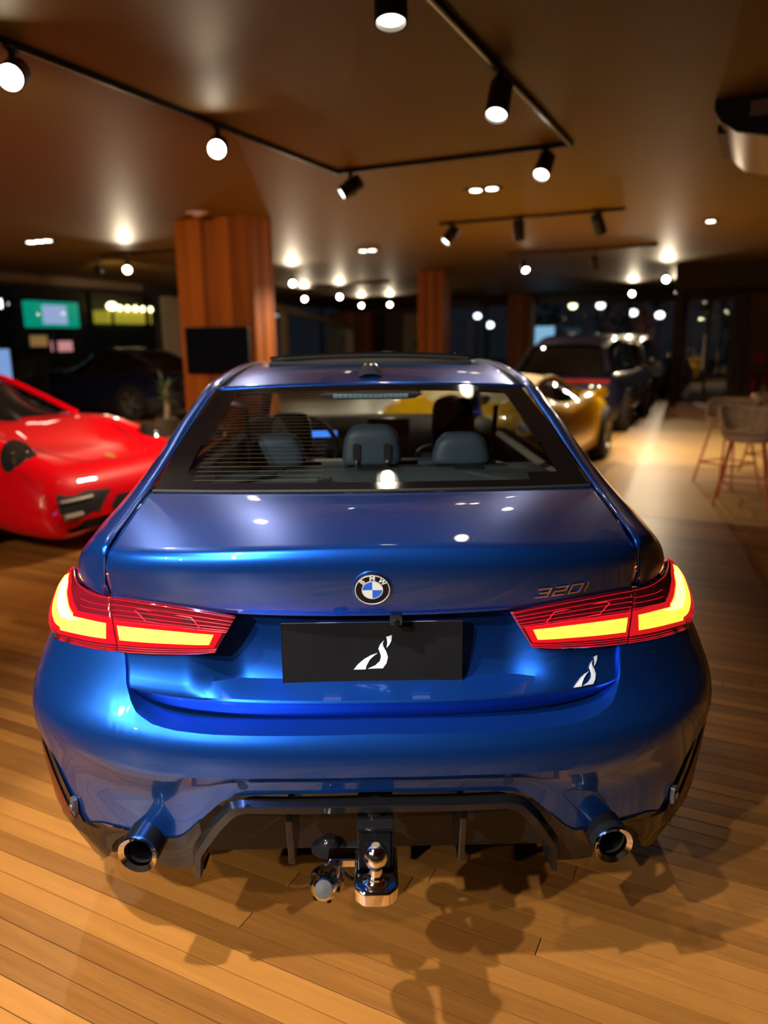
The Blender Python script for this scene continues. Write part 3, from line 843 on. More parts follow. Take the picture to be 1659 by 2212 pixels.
# --- gloss black lower corners, cut round the exhaust tips
VB_ = [(.43, .325), (.476, .316), (.514, .313), (.520, .338), (.530, .372), (.550, .384), (.575, .384), (.605, .372), (.635, .345), (.652, .312), (.662, .285), (.69, .255), (.75, .240), (.80, .238), (.84, .250), (.87, .268), (.90, .28), (.93, .285)]
def low_pt(X, z, extra):
    return (X, .033 + extra + plan(X, z), z)
lc = []
xs_ = sorted(set(list(np.linspace(.40, .915, 48)) + [.514, .517, .520, .525, .530, .652, .657, .662]))
for X in xs_:
    zt, zb = cur(BOTC, X) + .002, cur(VB_, X)
    c = []
    for v in np.linspace(0, 1, 8):
        z = zt + (zb - zt) * v
        Xc = min(X, Wz(z) * .9995)
        c.append((Xc, .031 + .020 * v + .006 * math.sin(math.pi * v) + plan(Xc, z), z))
    # returned edge
    e_ = c[-1]; c.append((e_[0] * .995, e_[1] + .05, e_[2] + .004))
    lc.append(c)
lst = lc[-1]
for t in (.5, 1.0): lc.append([(p[0], p[1] + (.722 - p[1]) * t, p[2]) for p in lst])
lrow = [[c[i] for c in lc] for i in range(len(lc[0]))]
for sgn in (1, -1):
    vf = grid(lrow)
    obj('lower_valance', vf if sgn > 0 else mir(vf), BLACK_GLOSS, SED, sharp=30)

# --- diffuser: shallow frame, sloping panel, fins
fo = [(0, .536), (.305, .530), (.335, .519), (.372, .474), (.415, .402), (.424, .385), (.428, .314)]
fi = [(0, .510), (.285, .505), (.310, .494), (.345, .452), (.388, .388), (.396, .372), (.402, .318)]
po, pi_ = poly(fo, 40), poly(fi, 40)
R0 = [(p[0], .036 + plan(p[0], p[1]) + .05 * max(0, .5 - p[1]), p[1]) for p in po]
R1 = [(p[0] * .995, .012 + plan(p[0], p[1]) + .09 * max(0, .5 - p[1]), p[1]) for p in (po * .75 + pi_ * .25)]
R2 = [(p[0], .012 + plan(p[0], p[1]) + .09 * max(0, .5 - p[1]), p[1]) for p in (po * .2 + pi_ * .8)]
R3 = [(p[0], .085 + plan(p[0], p[1]) + .09 * max(0, .5 - p[1]), p[1]) for p in pi_]
obj('diffuser_frame', grid([R0, R1, R2, R3], mirror=True), BLACK_GLOSS, SED, sharp=25)
pan = []
for t in np.linspace(0, 1, 8):
    pan.append([(x, .085 + plan(x, .45) + .17 * t ** 1.3, (.520 - .19 * t) - .02 * (x / .4) ** 2 * (1 - t)) for x in np.linspace(0, .41, 14)])
obj('diffuser_panel', grid(pan, mirror=True), mat('diffuser_black', (0.007, 0.007, 0.007), 0.12, 0, 0.5), SED, sharp=60)
for sgn in (1, -1):
    f_ = [(.05, .487), (.046, .470), (.078, .335), (.098, .333), (.20, .345), (.16, .49)]
    m_ = MB().add(prism(f_, .016, 'YZ', sgn * .197 - .008))
    obj('diffuser_fin', m_.vf(), BLACK_GLOSS, SED, smooth=False, bevel=.003)

# --- exhaust tips
for sgn in (1, -1):
    M = Matrix.Translation((sgn * .540, .055, .394)) @ Matrix.Rotation(math.radians(3), 4, 'X') @ Matrix.Rotation(math.radians(sgn * 8), 4, 'Z')
    e_ = obj('exhaust_tip', MB().add(lathe([(.044, .16), (.0465, .0), (.0465, -.004)], 40, 'Y'), M).vf(), BLACK_GLOSS, SED)
    obj('chrome_ring', MB().add(lathe([(.0465, -.003), (.0468, -.007), (.045, -.011), (.034, -.004), (.0325, .002), (.0325, .006)], 40, 'Y'), M).vf(), CHROME, e_)
    obj('inner_pipe', MB().add(lathe([(.0335, .0), (.032, .03), (.030, .05), (.030, .15), (.0001, .15)], 40, 'Y'), M).vf(), BLACK, e_)
    obj('liner_ring', MB().add(lathe([(.0315, .014), (.0295, .012), (.0285, .020), (.0285, .05)], 40, 'Y'), M).vf(), mat('dark_steel', (0.12, 0.12, 0.13), 0.3, 1.0), e_)

# --- side vents with upright reflectors
RED_REF = mat('red_reflector', (0.085, 0.004, 0.006), 0.18, 0, 0.6, bump=0.5, bscale=260)
def side_pt(sgn, th, z, out):
    th = math.radians(th); w = Wz(z)
    X = w * math.sin(th) ** (2 / NN); Y = .030 + RRR * (1 - math.cos(th) ** (2 / NN))
    nx, ny = math.sin(th), -math.cos(th)
    return (sgn * (X + nx * out), Y + ny * out, z)
for sgn in (1, -1):
    zz = np.linspace(0, 1, 12)
    def band(a0, a1, b0, b1, z0, z1, out):
        return [[side_pt(sgn, (a0 + (a1 - a0) * s) * (1 - t) + (b0 + (b1 - b0) * s) * t, z1 + (z0 - z1) * t, out) for s in np.linspace(0, 1, 7)] for t in zz]
    vf = orient(grid(band(58, 72, 45, 74, .345, .575, .005)), (0, .8, .5))
    vent = obj('side_vent', vf, BLACK_GLOSS, SED)
    obj('reflector', orient(grid(band(61.5, 68, 50.5, 68.5, .372, .555, .008)), (0, .8, .5)), RED_REF, vent)
    obj('outer_blade', MB().add(tube([side_pt(sgn, 71.5 + 1.5 * t, .585 - .26 * t, .004) for t in np.linspace(0, 1, 10)], .0075, 8)).vf(), BLACK_GLOSS, vent)
    pc = side_pt(sgn, 49.5, .415, .008)
    M = Matrix.Translation(pc) @ Matrix.Rotation(math.radians(sgn * 50), 4, 'Z')
    obj('corner_sensor', MB().add(rbox(-.012, .012, -.002, .008, -.022, .024, .005), M).add(lathe([(.0001, -.0075), (.0085, -.0075), (.0095, -.004)], 20, 'Y'), M).vf(), mat('sensor_grey', (0.06, 0.055, 0.07), 0.35), vent)

# --- parking sensors, tow eye cover on the bumper
for sx in (-.293, .293):
    c = on(BTREE, sx, .568)
    a_ = obj('parking_sensor', MB().add(lathe([(.0001, -.0012), (.0098, -.0012), (.0103, 0.0), (.0103, .004)], 28, 'Y'), Matrix.Translation(c)).vf(), BLUE, SED)
    obj('sensor_gap', MB().add(lathe([(.0103, -.0004), (.0118, -.0006), (.0118, .003)], 28, 'Y'), Matrix.Translation(c)).vf(), BLACK, a_)
cov = [(.425, .522), (.448, .527), (.497, .512), (.508, .506), (.548, .446), (.549, .436), (.535, .432), (.497, .431), (.485, .436), (.428, .508)]
n_ = len(cov)
cv = [on(BTREE, p[0], p[1], .0012) for p in cov]
obj('tow_eye_cover', ([tuple(p) for p in cv] + [tuple(sum(cv, Vector()) / n_ + Vector((0, -.0005, 0)))], [(i, (i + 1) % n_, n_) for i in range(n_)]), BLUE, SED, sharp=60)
obj('cover_gap', tube([tuple(on(BTREE, p[0], p[1], .0006)) for p in cov], .0013, 5, closed=True), BLACK, SED)

# --- tail lamps
LENS = mat('dark_red_lens', (0.10, 0.004, 0.010), 0.06, 0, 0.5, 1.0, 0.02)
LENS_LIT = mat('lit_red_lens', (0.25, 0.0, 0.005), 0.10, 0, 0.5, 0.6, 0.02, emit=(1.0, 0.015, 0.02), es=0.55)
RED_LINE = mat('red_light_guide', (0.4, 0.0, 0.01), 0.2, emit=(1.0, 0.02, 0.05), es=0.7)
BAR = mat('light_bar', (1, 0.3, 0.05), 0.4, emit=(1.0, 0.30, 0.022), es=3.4)
BAR_HOT = mat('light_bar_hot', (1, 0.5, 0.2), 0.4, emit=(1.0, 0.44, 0.10), es=4.6)
LT = [(.299, .941), (.361, .9485), (.414, .953), (.470, .9555), (.529, .9555), (.575, .953), (.613, .949), (.652, .946), (.690, .946), (.730, .946), (.770, .943), (.795, .940)]
LB = [(.349, .858), (.398, .851), (.441, .847), (.490, .842), (.534, .838), (.583, .834), (.640, .828), (.696, .821), (.75, .812), (.805, .797), (.832, .800), (.842, .815), (.842, .84), (.836, .870), (.824, .905), (.806, .932), (.799, .939)]
def lampY(X, z):
    z0 = max(.80, z)
    w = max(Wz(z0), X + .001) if X < .80 else Wz(z0)
    q = min(.9999, abs(X) / max(w, X * 1.006)) ** NN
    y0 = float(np.interp(-z0, [-1.0, -.946, -.86, -.79], [.062, .084, .080, .066]))
    return y0 + RRR * (1 - (1 - q) ** (1 / NN))
def two(tab, x0, n0, n1):
    k = max(i for i in range(len(tab)) if tab[i][0] <= x0)
    zz_ = float(np.interp(x0, [q[0] for q in tab[:k + 2]], [q[1] for q in tab[:k + 2]]))
    a_ = catmull([(q[0], q[1], 0) for q in tab[:k + 1] if x0 - q[0] > .006] + [(x0 - .0022, zz_, 0)], n0)
    c_ = catmull([(x0 + .0022, zz_, 0)] + [(q[0], q[1], 0) for q in tab[k + 1:] if q[0] - x0 > .006], n1)
    return np.concatenate([a_, c_])
T2, B2 = two(LT, .607, 33, 28), two(LB[:10], .583, 33, 8)
B2 = np.concatenate([B2, catmull([(q[0], q[1], 0) for q in LB[9:]], 21)[1:]])
# outer lamp edge turns forward: explicit depth there
T3 = np.array([(p[0], min(lampY(p[0], p[1]), .50), p[1]) for p in T2])
B3 = np.array([(p[0], lampY(p[0], p[1]), p[1]) for p in B2])
for i in range(61):
    if i > 38:
        B3[i][1] = np.interp(i, [38, 41, 45, 50, 55, 60], [B3[38][1], .385, .42, .44, .465, .505])
    if i > 50: T3[i][1] = np.interp(i, [50, 55, 60], [T3[50][1], .415, .50])
def lamp_pt(i, v, out):
    a_, c_ = T3[i], B3[i]
    p = a_ * (1 - v) + c_ * v
    X, z = p[0], p[2]
    # bulge: keep to the body curve between the two edges
    yb = lampY(X, z)
    wgt = 1.0 if i < 36 else max(0.0, 1 - (i - 36) / 8)
    y = yb * wgt + (p[1] - .030 * math.sin(math.pi * v) * min(1, (i - 36) / 12 if i > 36 else 0)) * (1 - wgt)
    k = min(1.0, X / .84)
    return (X + out * k ** 4 * .7, y - out, z)
SPL = 33
assert len(T2) == 61 and len(B2) == 61
def lamp_strip(i0, i1, va, vb, out, nv=8):
    rws = []
    for i in range(i0, i1 + 1):
        a_, c_ = va(i), vb(i)
        rws.append([lamp_pt(i, a_ + (c_ - a_) * t, out) for t in np.linspace(0, 1, nv)])
    return rws
def bar_a(i): return float(np.interp(i, [0, 30, 40, 47, 54, 60], [.50, .50, .45, .30, .20, .25]))
def bar_b(i): return float(np.interp(i, [0, 30, 40, 47, 54, 60], [.76, .77, .78, .80, .80, .75]))
for sgn in (1, -1):
    def put(name, rws, m, parent, **k):
        vf = orient(grid(rws), (0, 1.5, .8))
        return obj(name, vf if sgn > 0 else mir(vf), m, parent, **k)
    for nm, i0, i1 in (('inner_tail_lamp', 0, SPL - 1), ('outer_tail_lamp', SPL, 60)):
        L_ = put(nm, lamp_strip(i0, i1, lambda i: .0, lambda i: 1.0, .0065, 14), LENS, SED, sharp=70)
        md = L_.modifiers.new('solid', 'SOLIDIFY'); md.thickness = .02; md.offset = -1
        j0, j1 = (3, SPL - 2) if i0 == 0 else (SPL + 1, 58)
        put('lit_lens', lamp_strip(max(j0 - 2, i0), min(j1 + 1, i1), lambda i: bar_a(i) - .10, lambda i: bar_b(i) + .09, .0075), LENS_LIT, L_, sharp=70)
        put('light_bar', lamp_strip(j0, j1, bar_a, bar_b, .0085), BAR, L_, sharp=70)
        if i0: put('hot_core', lamp_strip(38, 57, lambda i: bar_a(i) + .02, lambda i: bar_a(i) + .55 * (bar_b(i) - bar_a(i)) * min(1, (i - 37) / 6), .0092), BAR_HOT, L_, sharp=70)
        # thin red light guides over the dark lens
        ln = MB()
        for v in ((.02, .13, .22, .31, .375, .42, .89, .93, .975) if i0 == 0 else (.02, .16, .26, .36, .91, .95, .985)):
            e1 = i1 if i0 == 0 else int(np.interp(v, [.0, .4, .5, 1], [44, 42, 60, 60]))
            if v == .02: e1 = i1
            ln.add(tube([lamp_pt(i, v, .0075) for i in range(i0, e1 + 1, 2)],   .0006, 5, cap=False))
        if i0:
            ln.add(tube([lamp_pt(60, v, .0075) for v in np.linspace(0, 1, 8)],   .0006, 5, cap=False))
        vf = ln.vf()
        obj('light_guides', vf if sgn > 0 else mir(vf), RED_LINE, L_)
        if i0 == 0:
            loop = [lamp_pt(i, v, .008) for i, v in ((10, .17), (24, .14), (25, .18), (22, .36), (8, .42), (7, .38))]
            t_ = tube(loop, .0013, 5, closed=True)
            obj('reverse_lamp_frame', t_ if sgn > 0 else mir(t_), RED_LINE, L_)
            pp = [[loop[0], loop[1]], [loop[4], loop[3]]]
            vf = grid(pp, flip=True)
            obj('reverse_lamp', vf if sgn > 0 else mir(vf), mat('reverse_lens', (0.045, 0.008, 0.010), 0.1, 0, 0.5), L_)

# --- roundel on the boot lid
bc = on(TREE, 0.0, 1.014); n0 = Vector((0, -1, 0.10)).normalized()
MBD = Matrix.Translation(bc + Vector((-.002, -.001, 0))) @ Matrix.Rotation(math.radians(16), 4, 'X')
rd = obj('roundel', MB().add(lathe([(.0001, -.004), (.0365, -.004), (.0385, -.0025), (.0395, .004)], 48, 'Y'), MBD).vf(), mat('roundel_black', (0.006, 0.006, 0.007), 0.35, 0, 0.3), SED)
SILV = mat('roundel_silver', (0.75, 0.77, 0.80), 0.35, 0.2)
def ringy(r0, r1, y): return lathe([(r0, y), (r0, y - .0008), (r1, y - .0008), (r1, y)], 48, 'Y')
obj('silver_ring', MB().add(ringy(.0352, .0368, -.0042), MBD).add(ringy(.0208, .0222, -.0042), MBD).vf(), SILV, rd)
def quad(a0):
    pts = [(0, 0)] + [(.0208 * math.cos(math.radians(a0 + 90 * k / 10)), .0208 * math.sin(math.radians(a0 + 90 * k / 10))) for k in range(11)]
    return prism(pts, .0006, 'XZ', -.0048)
obj('white_quarter', MB().add(quad(0), MBD).vf(), mat('roundel_white', (0.72, 0.80, 0.85), 0.3), rd, smooth=False)
obj('white_quarter', MB().add(quad(180), MBD).vf(), MATS['roundel_white'], rd, smooth=False)
obj('blue_quarter', MB().add(quad(90), MBD).vf(), mat('roundel_blue', (0.01, 0.13, 0.72), 0.3), rd, smooth=False)
obj('blue_quarter', MB().add(quad(270), MBD).vf(), MATS['roundel_blue'], rd, smooth=False)
for ch, an in (('B', 46), ('M', 0), ('W', -46)):
    M = MBD @ Matrix.Rotation(math.radians(-an), 4, 'Y') @ Matrix.Translation((0, -.0046, .0287)) @ Matrix.Rotation(math.radians(90), 4, 'X')
    obj('letter', MB().add(text_vf(ch, .0165, .0004), M).vf(), mat('letter_white', (0.75, 0.78, 0.82), 0.4), rd, smooth=False)
obj('roundel_socket', MB().add(lathe([(.0395, -.001), (.043, -.0005), (.045, .004)], 48, 'Y'), MBD).vf(), BLUE, rd)

# --- model lettering 320i in chrome strokes
def strokes(segs, w=.0042, dpt=.0035):
    m_ = MB()
    for (x0, z0, x1, z1) in segs:
        d_ = Vector((x1 - x0, 0, z1 - z0)); L = d_.length; a_ = math.atan2(z1 - z0, x1 - x0)
        m_.add(box(-w / 2, L + w / 2, 0, dpt, -w / 2, w / 2), Matrix.Translation((x0, 0, z0)) @ Matrix.Rotation(-a_, 4, 'Y'))
    return m_.vf()
H_, Wd = .021, .026
G = {'3': [(0, H_, Wd, H_), (Wd, H_, Wd, 0), (.006, H_ / 2, Wd, H_ / 2), (0, 0, Wd, 0)],
     '2': [(0, H_, Wd, H_), (Wd, H_, Wd, H_ / 2), (Wd, H_ / 2, 0, H_ / 2), (0, H_ / 2, 0, 0), (0, 0, Wd, 0)],
     '0': [(0, 0, Wd, 0), (Wd, 0, Wd, H_), (Wd, H_, 0, H_), (0, H_, 0, 0)],
     'i': [(0, 0, 0, H_)]}
bx0 = .352
badge = empty('model_lettering', (0, 0, 0), 0, SED)
for ch, dx in (('3', 0), ('2', .039), ('0', .077), ('i', .117)):
    sv, sf_ = strokes(G[ch])
    P_ = []
    for p in sv:
        x = bx0 + dx + p[0] + p[2] * .35; z = .9735 + p[2] + .02 * (dx + p[0])
        y = on(TREE, x, z).y
        P_.append((x, y - .0035 + p[1], z))
    obj('digit' if ch != 'i' else 'letter', (P_, sf_), CHROME, badge, smooth=False, bevel=.0006)

# --- plate with emblem, reversing camera, number lamps
EMB = [[(677, 842), (760, 842), (766, 815), (788, 772), (815, 745), (845, 722), (800, 738), (752, 765), (708, 803)],
       [(775, 838), (825, 836), (880, 836), (905, 800), (916, 755), (905, 712), (885, 676), (880, 652), (890, 632), (864, 658), (850, 690), (861, 720), (868, 748), (860, 782), (828, 814)],
       [(905, 605), (944, 594), (941, 632), (925, 665), (907, 686), (912, 652), (911, 625)]]
def emblem(cx, cz, h, place):
    out = []
    s = h / 248.0
    for pc in EMB: out.append([place(cx + (x - 808) * s, cz - (z - 718) * s) for x, z in pc])
    return out
PLM = Matrix.Translation((-.004, .109, .849)) @ Matrix.Rotation(math.radians(-1.5), 4, 'X')
pl = obj('number_plate', MB().add(rbox(-.2, .2, -.002, .003, -.0715, .0715, .004), PLM).vf(), mat('plate_black', (0.010, 0.010, 0.012), 0.16, 0, 0.5, bump=0.06, bscale=60, vary=0.3, vscale=14), SED)
em = MB()
for pc in emblem(.0, .0, .079, lambda x, z: (x, z)): em.add(prism(pc, -.0008, 'XZ', -.0022), PLM)
obj('plate_emblem', em.vf(), WHITE_PRINT, pl, smooth=False)
obj('plate_edge', MB().add(tube([PLM @ Vector(p) for p in ((-.199, -.0022, -.0705), (.199, -.0022, -.0705), (.199, -.0022, .0705), (-.199, -.0022, .0705))], .0009, 4, closed=True)).vf(), STEEL, pl)
st = MB()
for pc in emblem(.474, .792, .058, lambda x, z: (x, z)):
    vf = decal(TREE, pc, .002); st.add((vf[0], [tuple(reversed(vf[1][0]))]))
obj('boot_sticker', st.vf(), WHITE_PRINT, SED, smooth=False, solid=.0005)
cm = obj('reversing_camera', MB().add(rbox(.035, .061, .078, .11, .924, .944, .004)).vf(), BLACK, SED, smooth=False)
obj('camera_lens', MB().add(lathe([(.0001, -.003), (.0045, -.003), (.0065, .0), (.0065, .005)], 20, 'Y'), Matrix.Translation((.048, .077, .932))).vf(), DARK_GLASS, cm)
NL = mat('number_lamp', (1, 1, 1), 0.4, emit=(0.75, 0.82, 1.0), es=1.0)
for x in (-.105, .115):
    obj('number_lamp', box(x - .022, x + .022, .100, .112, .9395, .9425), NL, SED, smooth=False)

# --- tow bar: black receiver, chrome ball mount, socket cover
tb = empty('tow_bar', (0, 0, 0), 0, SED)
obj('receiver', MB().add(rbox(-.042, .038, .0, .16, .405, .490, .006)).add(box(-.042, .038, -.012, .10, .484, .494)).vf(), BLACK_GLOSS, tb, smooth=False, bevel=.002)
obj('receiver_mouth', box(-.034, .030, -.003, .0, .41, .478), BLACK_GLOSS, tb, smooth=False)
obj('bolt', MB().add(lathe([(.0001, .034), (.010, .034), (.013, .028), (.013, .018), (.022, .014), (.024, .008), (.024, .0)], 24), Matrix.Translation((-.002, .045, .494))).vf(), BLACK_GLOSS, tb)
ch = [(-.048, -.035), (-.048, -.150), (-.046, -.162), (-.030, -.178), (-.024, -.180), (.020, -.180), (.026, -.178), (.042, -.162), (.044, -.150), (.044, -.035)]
mt = obj('ball_mount', MB().add(prism(ch, .034, 'XY', .434)).add(box(-.034, .030, -.06, .08, .415, .462)).vf(), CHROME, tb, bevel=.005, sharp=30, loc=(0, .045, -.036))
obj('tow_ball', MB().add(lathe([(.024, .0), (.026, .003), (.025, .007), (.018, .010), (.0165, .012), (.0165, .017), (.013, .021), (.0125, .034), (.0165, .040), (.0215, .048), (.0235, .058), (.0225, .068), (.0185, .077), (.012, .0825), (.0095, .0835), (.0001, .0837)], 40), Matrix.Translation((-.002, -.146, .466)) @ Matrix.Scale(1.06, 4)).vf(), CHROME, tb, loc=(0, .045, -.036))
obj('ball_stamp', MB().add(lathe([(.0001, .0845), (.008, .0845), (.0085, .083)], 20), Matrix.Translation((-.002, -.146, .466)) @ Matrix.Scale(1.06, 4)).vf(), mat('stamped_brass', (0.5, 0.38, 0.22), 0.5, 0.8, bump=0.8, bscale=300), tb, loc=(0, .045, -.036))
# capped chrome bump end on its side arm
Mc = Matrix.Translation((-.107, -.10, .434)) @ Matrix.Rotation(math.radians(58), 4, 'X') @ Matrix.Scale(1.15, 4)
cp = obj('chrome_cap', MB().add(lathe([(.0001, .095), (.0155, .095), (.019, .089), (.0255, .060), (.031, .032), (.0325, .012), (.030, -.012), (.022, -.026), (.0001, -.03)], 36), Mc).vf(), CHROME, tb, loc=(0, .045, -.036))
obj('cap_face', MB().add(lathe([(.0001, .0965), (.0145, .0962), (.0155, .0945)], 30), Mc).vf(), STEEL, cp)
fl_ = MB()
for k in range(6):
    c = 2 * math.pi * k / 6 + .3
    fl_.add(ellipsoid(0, 0, 0, .006, .0025, .014, 10, 6), Mc @ Matrix.Rotation(c, 4, 'Z') @ Matrix.Translation((0, -.0243, .055)) @ Matrix.Rotation(math.radians(12), 4, 'X'))
obj('cap_flutes', fl_.vf(), BLACK_GLOSS, cp)
obj('side_arm', MB().add(rbox(-.105, -.040, -.085, -.045, .455, .474, .006)).vf(), CHROME, tb, smooth=False, bevel=.003, loc=(0, .045, -.036))
sk = obj('trailer_socket', MB().add(lathe([(.0001, .024), (.014, .024), (.019, .018), (.026, .004), (.040, .0), (.041, -.003), (.0001, -.004)], 28), Matrix.Translation((-.107, .045, .408))).vf(), BLACK_GLOSS, tb)
obj('socket_bracket', MB().add(box(-.075, -.03, .035, .06, .402, .408)).vf(), BLACK, tb, smooth=False)
obj('socket_cable', tube([tuple(p) for p in catmull([(-.10, .045, .404), (-.09, .03, .375), (-.06, .01, .352), (-.035, -.0, .36), (-.02, .02, .39)], 20)], .0042, 8), RUBBER, tb)

# --- cabin seen through the rear window
obj('parcel_shelf', grid([[(x * (.60 - .02 * t), .60 + .60 * t + .03 * x * x, 1.108 - .02 * t) for x in np.linspace(-1, 1, 15)] for t in np.linspace(0, 1, 6)]), TRIMDARK, SED, sharp=60, solid=.02)
obj('shelf_ledge', MB().add(tube([(x, .585 + .06 * x * x / .3, 1.122) for x in np.linspace(-.44, .44, 15)], .008, 6)).vf(), mat('shelf_trim', (0.06, 0.06, 0.06), 0.4), SED)
SPK = mat('speaker_cover', (0.05, 0.062, 0.068), 0.6, bump=0.4, bscale=600)
for s in (1, -1):
    pts = [(s * .30, .92), (s * .42, .74), (s * .55, .76), (s * .53, .95)]
    if s < 0: pts = pts[::-1]
    obj('speaker_cover', MB().add(prism(pts, .016, 'XY', 1.098)).vf(), SPK, SED, smooth=False, bevel=.004)
obj('shelf_sensor', rbox(-.165, -.120, .755, .79, 1.10, 1.122, .008), BLACK, SED, smooth=False)
for x0, x1 in ((-.42, -.30), (-.05, .06), (.28, .38)): obj('belt_slot', rbox(x0, x1, 1.05, 1.13, 1.088, 1.098, .01, axis='Z'), BLACK, SED, smooth=False)

def cushion(cx, cy, z0, z1, w0, w1, d, crown=.85):
    """padded block: rounded outline, domed faces"""
    rws = []
    for z, k in ((z0, .90), (z0 + .01, .97), (z0 + (z1 - z0) * .35, 1.0), (z0 + (z1 - z0) * .7, .97), (z1 - .03, .90), (z1 - .010, .78), (z1, .55)):
        t = (z - z0) / (z1 - z0); hw = (w0 * (1 - t) + w1 * t) / 2 * k
        dd = d / 2 * (1 if t < .8 else .8 if t < .97 else .45)
        pts = []
        for i in range(20):
            c = 2 * math.pi * i / 20
            ca, sa = math.cos(c), math.sin(c)
            pts.append((cx + hw * math.copysign(abs(ca) ** .45, ca), cy + dd * math.copysign(abs(sa) ** .6, sa), z))
        rws.append(pts)
    vf = grid(rws, closed_u=True)
    n = len(vf[0])
    vf[1].append(tuple(range(n - 20, n))); vf[1].append(tuple(reversed(range(20))))
    return vf
rb = obj('rear_bench', MB().add(cushion(0, 1.34, .55, 1.085, 1.30, 1.22, .18)).add(box(-.62, .62, 1.3, 1.80, .40, .58)).vf(), LEATHER, SED)
for x, w0, w1, z1 in ((-.335, .215, .165, 1.205), (.002, .225, .190, 1.232), (.32, .225, .165, 1.203)):
    h = obj('headrest', cushion(x, 1.215, 1.088, z1, w0, w1, .10), LEATHER, rb, sub=1)
for x in (-.052, .056):
    obj('headrest_post', tube([(x, 1.163, 1.085), (x, 1.163, 1.112)], .008, 8), CHROME, rb)
    obj('post_slot', rbox(x - .013, x + .013, 1.160, 1.17, 1.105, 1.17, .008), BLACK, rb, smooth=False)
SEATB = mat('black_leather', (0.012, 0.011, 0.010), 0.55, bump=0.2, bscale=300)
for x, zt, y in ((-.375, 1.20, 2.05), (.375, 1.268, 1.98)):
    f_ = obj('front_seat', MB().add(cushion(x, y + .02, .50, 1.02 if x < 0 else 1.05, .52, .36, .16)).add(rbox(x - .25, x + .25, y + .05, y + .58, .36, .52, .05)).vf(), SEATB, SED)
    obj('headrest', cushion(x, y, 1.02, zt, .20, .20, .11), SEATB, f_, sub=1)
DASH = mat('dashboard_black', (0.014, 0.014, 0.015), 0.6, bump=0.2, bscale=300)
obj('dashboard', grid(loft([[(-.70, 3.35, 1.03), (0, 3.42, 1.03), (.70, 3.35, 1.03)], [(-.72, 3.0, 1.035), (0, 3.0, 1.03), (.72, 3.0, 1.015)], [(-.72, 2.90, .95), (0, 2.88, .94), (.72, 2.90, .94)], [(-.72, 2.95, .70), (0, 2.92, .70), (.72, 2.95, .70)]], 12, 14)), DASH, SED, solid=.03)
sw = obj('steering_wheel', MB().add(tube([(-.375 + .185 * math.cos(c), 2.66 + .10 * math.sin(c) * .4, .935 + .175 * math.sin(c)) for c in np.linspace(0, 2 * math.pi, 28, endpoint=False)], .015, 8, closed=True)).add(box(-.55, -.20, 2.66, 2.68, .915, .945)).add(ellipsoid(-.375, 2.67, .92, .075, .03, .07)).vf(), SEATB, SED)
SCR = mat('blue_screen', (0.02, 0.05, 0.1), 0.2, emit=(0.06, 0.25, 1.0), es=1.6)
obj('dashboard_screen', MB().add(box(-.57, -.24, 2.885, 2.895, .965, 1.05)).vf(), mat('screen_bezel', (0.01, 0.01, 0.01), 0.2), SED, smooth=False)
obj('lit_screen', box(-.46, -.20, 2.875, 2.884, .98, 1.015), SCR, SED, smooth=False)
obj('centre_screen', MB().add(rbox(-.02, .22, 2.86, 2.875, .98, 1.085, .01)).vf(), MATS['screen_bezel'], SED, smooth=False)
obj('inside_mirror', MB().add(rbox(-.11, .11, 2.83, 2.86, 1.255, 1.315, .02)).add(tube([(0, 2.86, 1.29), (0, 2.95, 1.34)], .01, 6)).vf(), BLACK, SED)
obj('headliner', grid([[(x * .50, y, 1.33 + .055 * math.sin(math.pi * (y - 1.0) / 2.0) - .02 * x * x) for x in np.linspace(-1, 1, 9)] for y in np.linspace(1.25, 1.68, 4)]), mat('grey_headliner', (0.05, 0.045, 0.035), 0.9), SED)
for s in (-1, 1):
    obj('pillar_trim', grid([[(s * .555, .62, 1.115), (s * .545, .88, 1.22), (s * .515, 1.22, 1.335)], [(s * .60, .80, 1.10), (s * .64, 1.05, 1.14), (s * .60, 1.34, 1.27)]]), mat('pillar_trim_blue', (0.022, 0.030, 0.036), 0.8), SED, solid=.01)
    obj('door_card', box(s * .80 - .03, s * .80 + .03, 1.25, 3.3, .35, .95), DASH, SED, smooth=False)
    obj('seat_belt', MB().add(tube([(s * .59, 2.08, 1.22), (s * .56, 2.02, .95), (s * .55, 2.0, .7)], .012, 4)).vf(), BLACK, SED)
bl = obj('brake_light_housing', MB().add(prism([(-.178, 1.343), (-.150, 1.350), (.150, 1.350), (.178, 1.343), (.150, 1.330), (.130, 1.327), (-.130, 1.327), (-.150, 1.330)], .05, 'XZ', 1.125)).vf(), BLACK, SED, smooth=False)
BLL = mat('brake_led', (0.30, 0.44, 0.52), 0.35, 0.2)
for k in range(15):
    x = -.128 + k * .0171
    obj('brake_led', box(x, x + .0155, 1.1225, 1.126, 1.332, 1.3445), BLL, bl, smooth=False)

# ------------------------------------------------------------------ other cars in the hall (x forward, y left)
def ring_rows(stations, under=True):
    out = []
    for x, zc, zs, hw, zb in stations:
        pts = [(0, zc), (.30, zc + (zs - zc) * .08), (.55, zc + (zs - zc) * .45), (.76, zs), (.90, zs - .035 - .10 * (zs - zb) * .5), (.985, zb + (zs - zb) * .62), (1.0, zb + (zs - zb) * .42), (.985, zb + (zs - zb) * .18), (.93, zb), (.5, zb)]
        out.append([(x, hw * p[0], p[1]) for p in pts])
    return out
def sym(rows, nr, nc):
    """half sections (y >= 0) to a full skin"""
    R = [catmull(r, nc) for r in rows]
    full = []
    cols = [catmull([r[j] for r in R], nr) for j in range(nc)]
    for i in range(nr):
        h = [cols[j][i] for j in range(nc)]
        full.append([(p[0], -p[1], p[2]) for p in reversed(h)] + [tuple(p) for p in h[1:]])
    return grid(full)

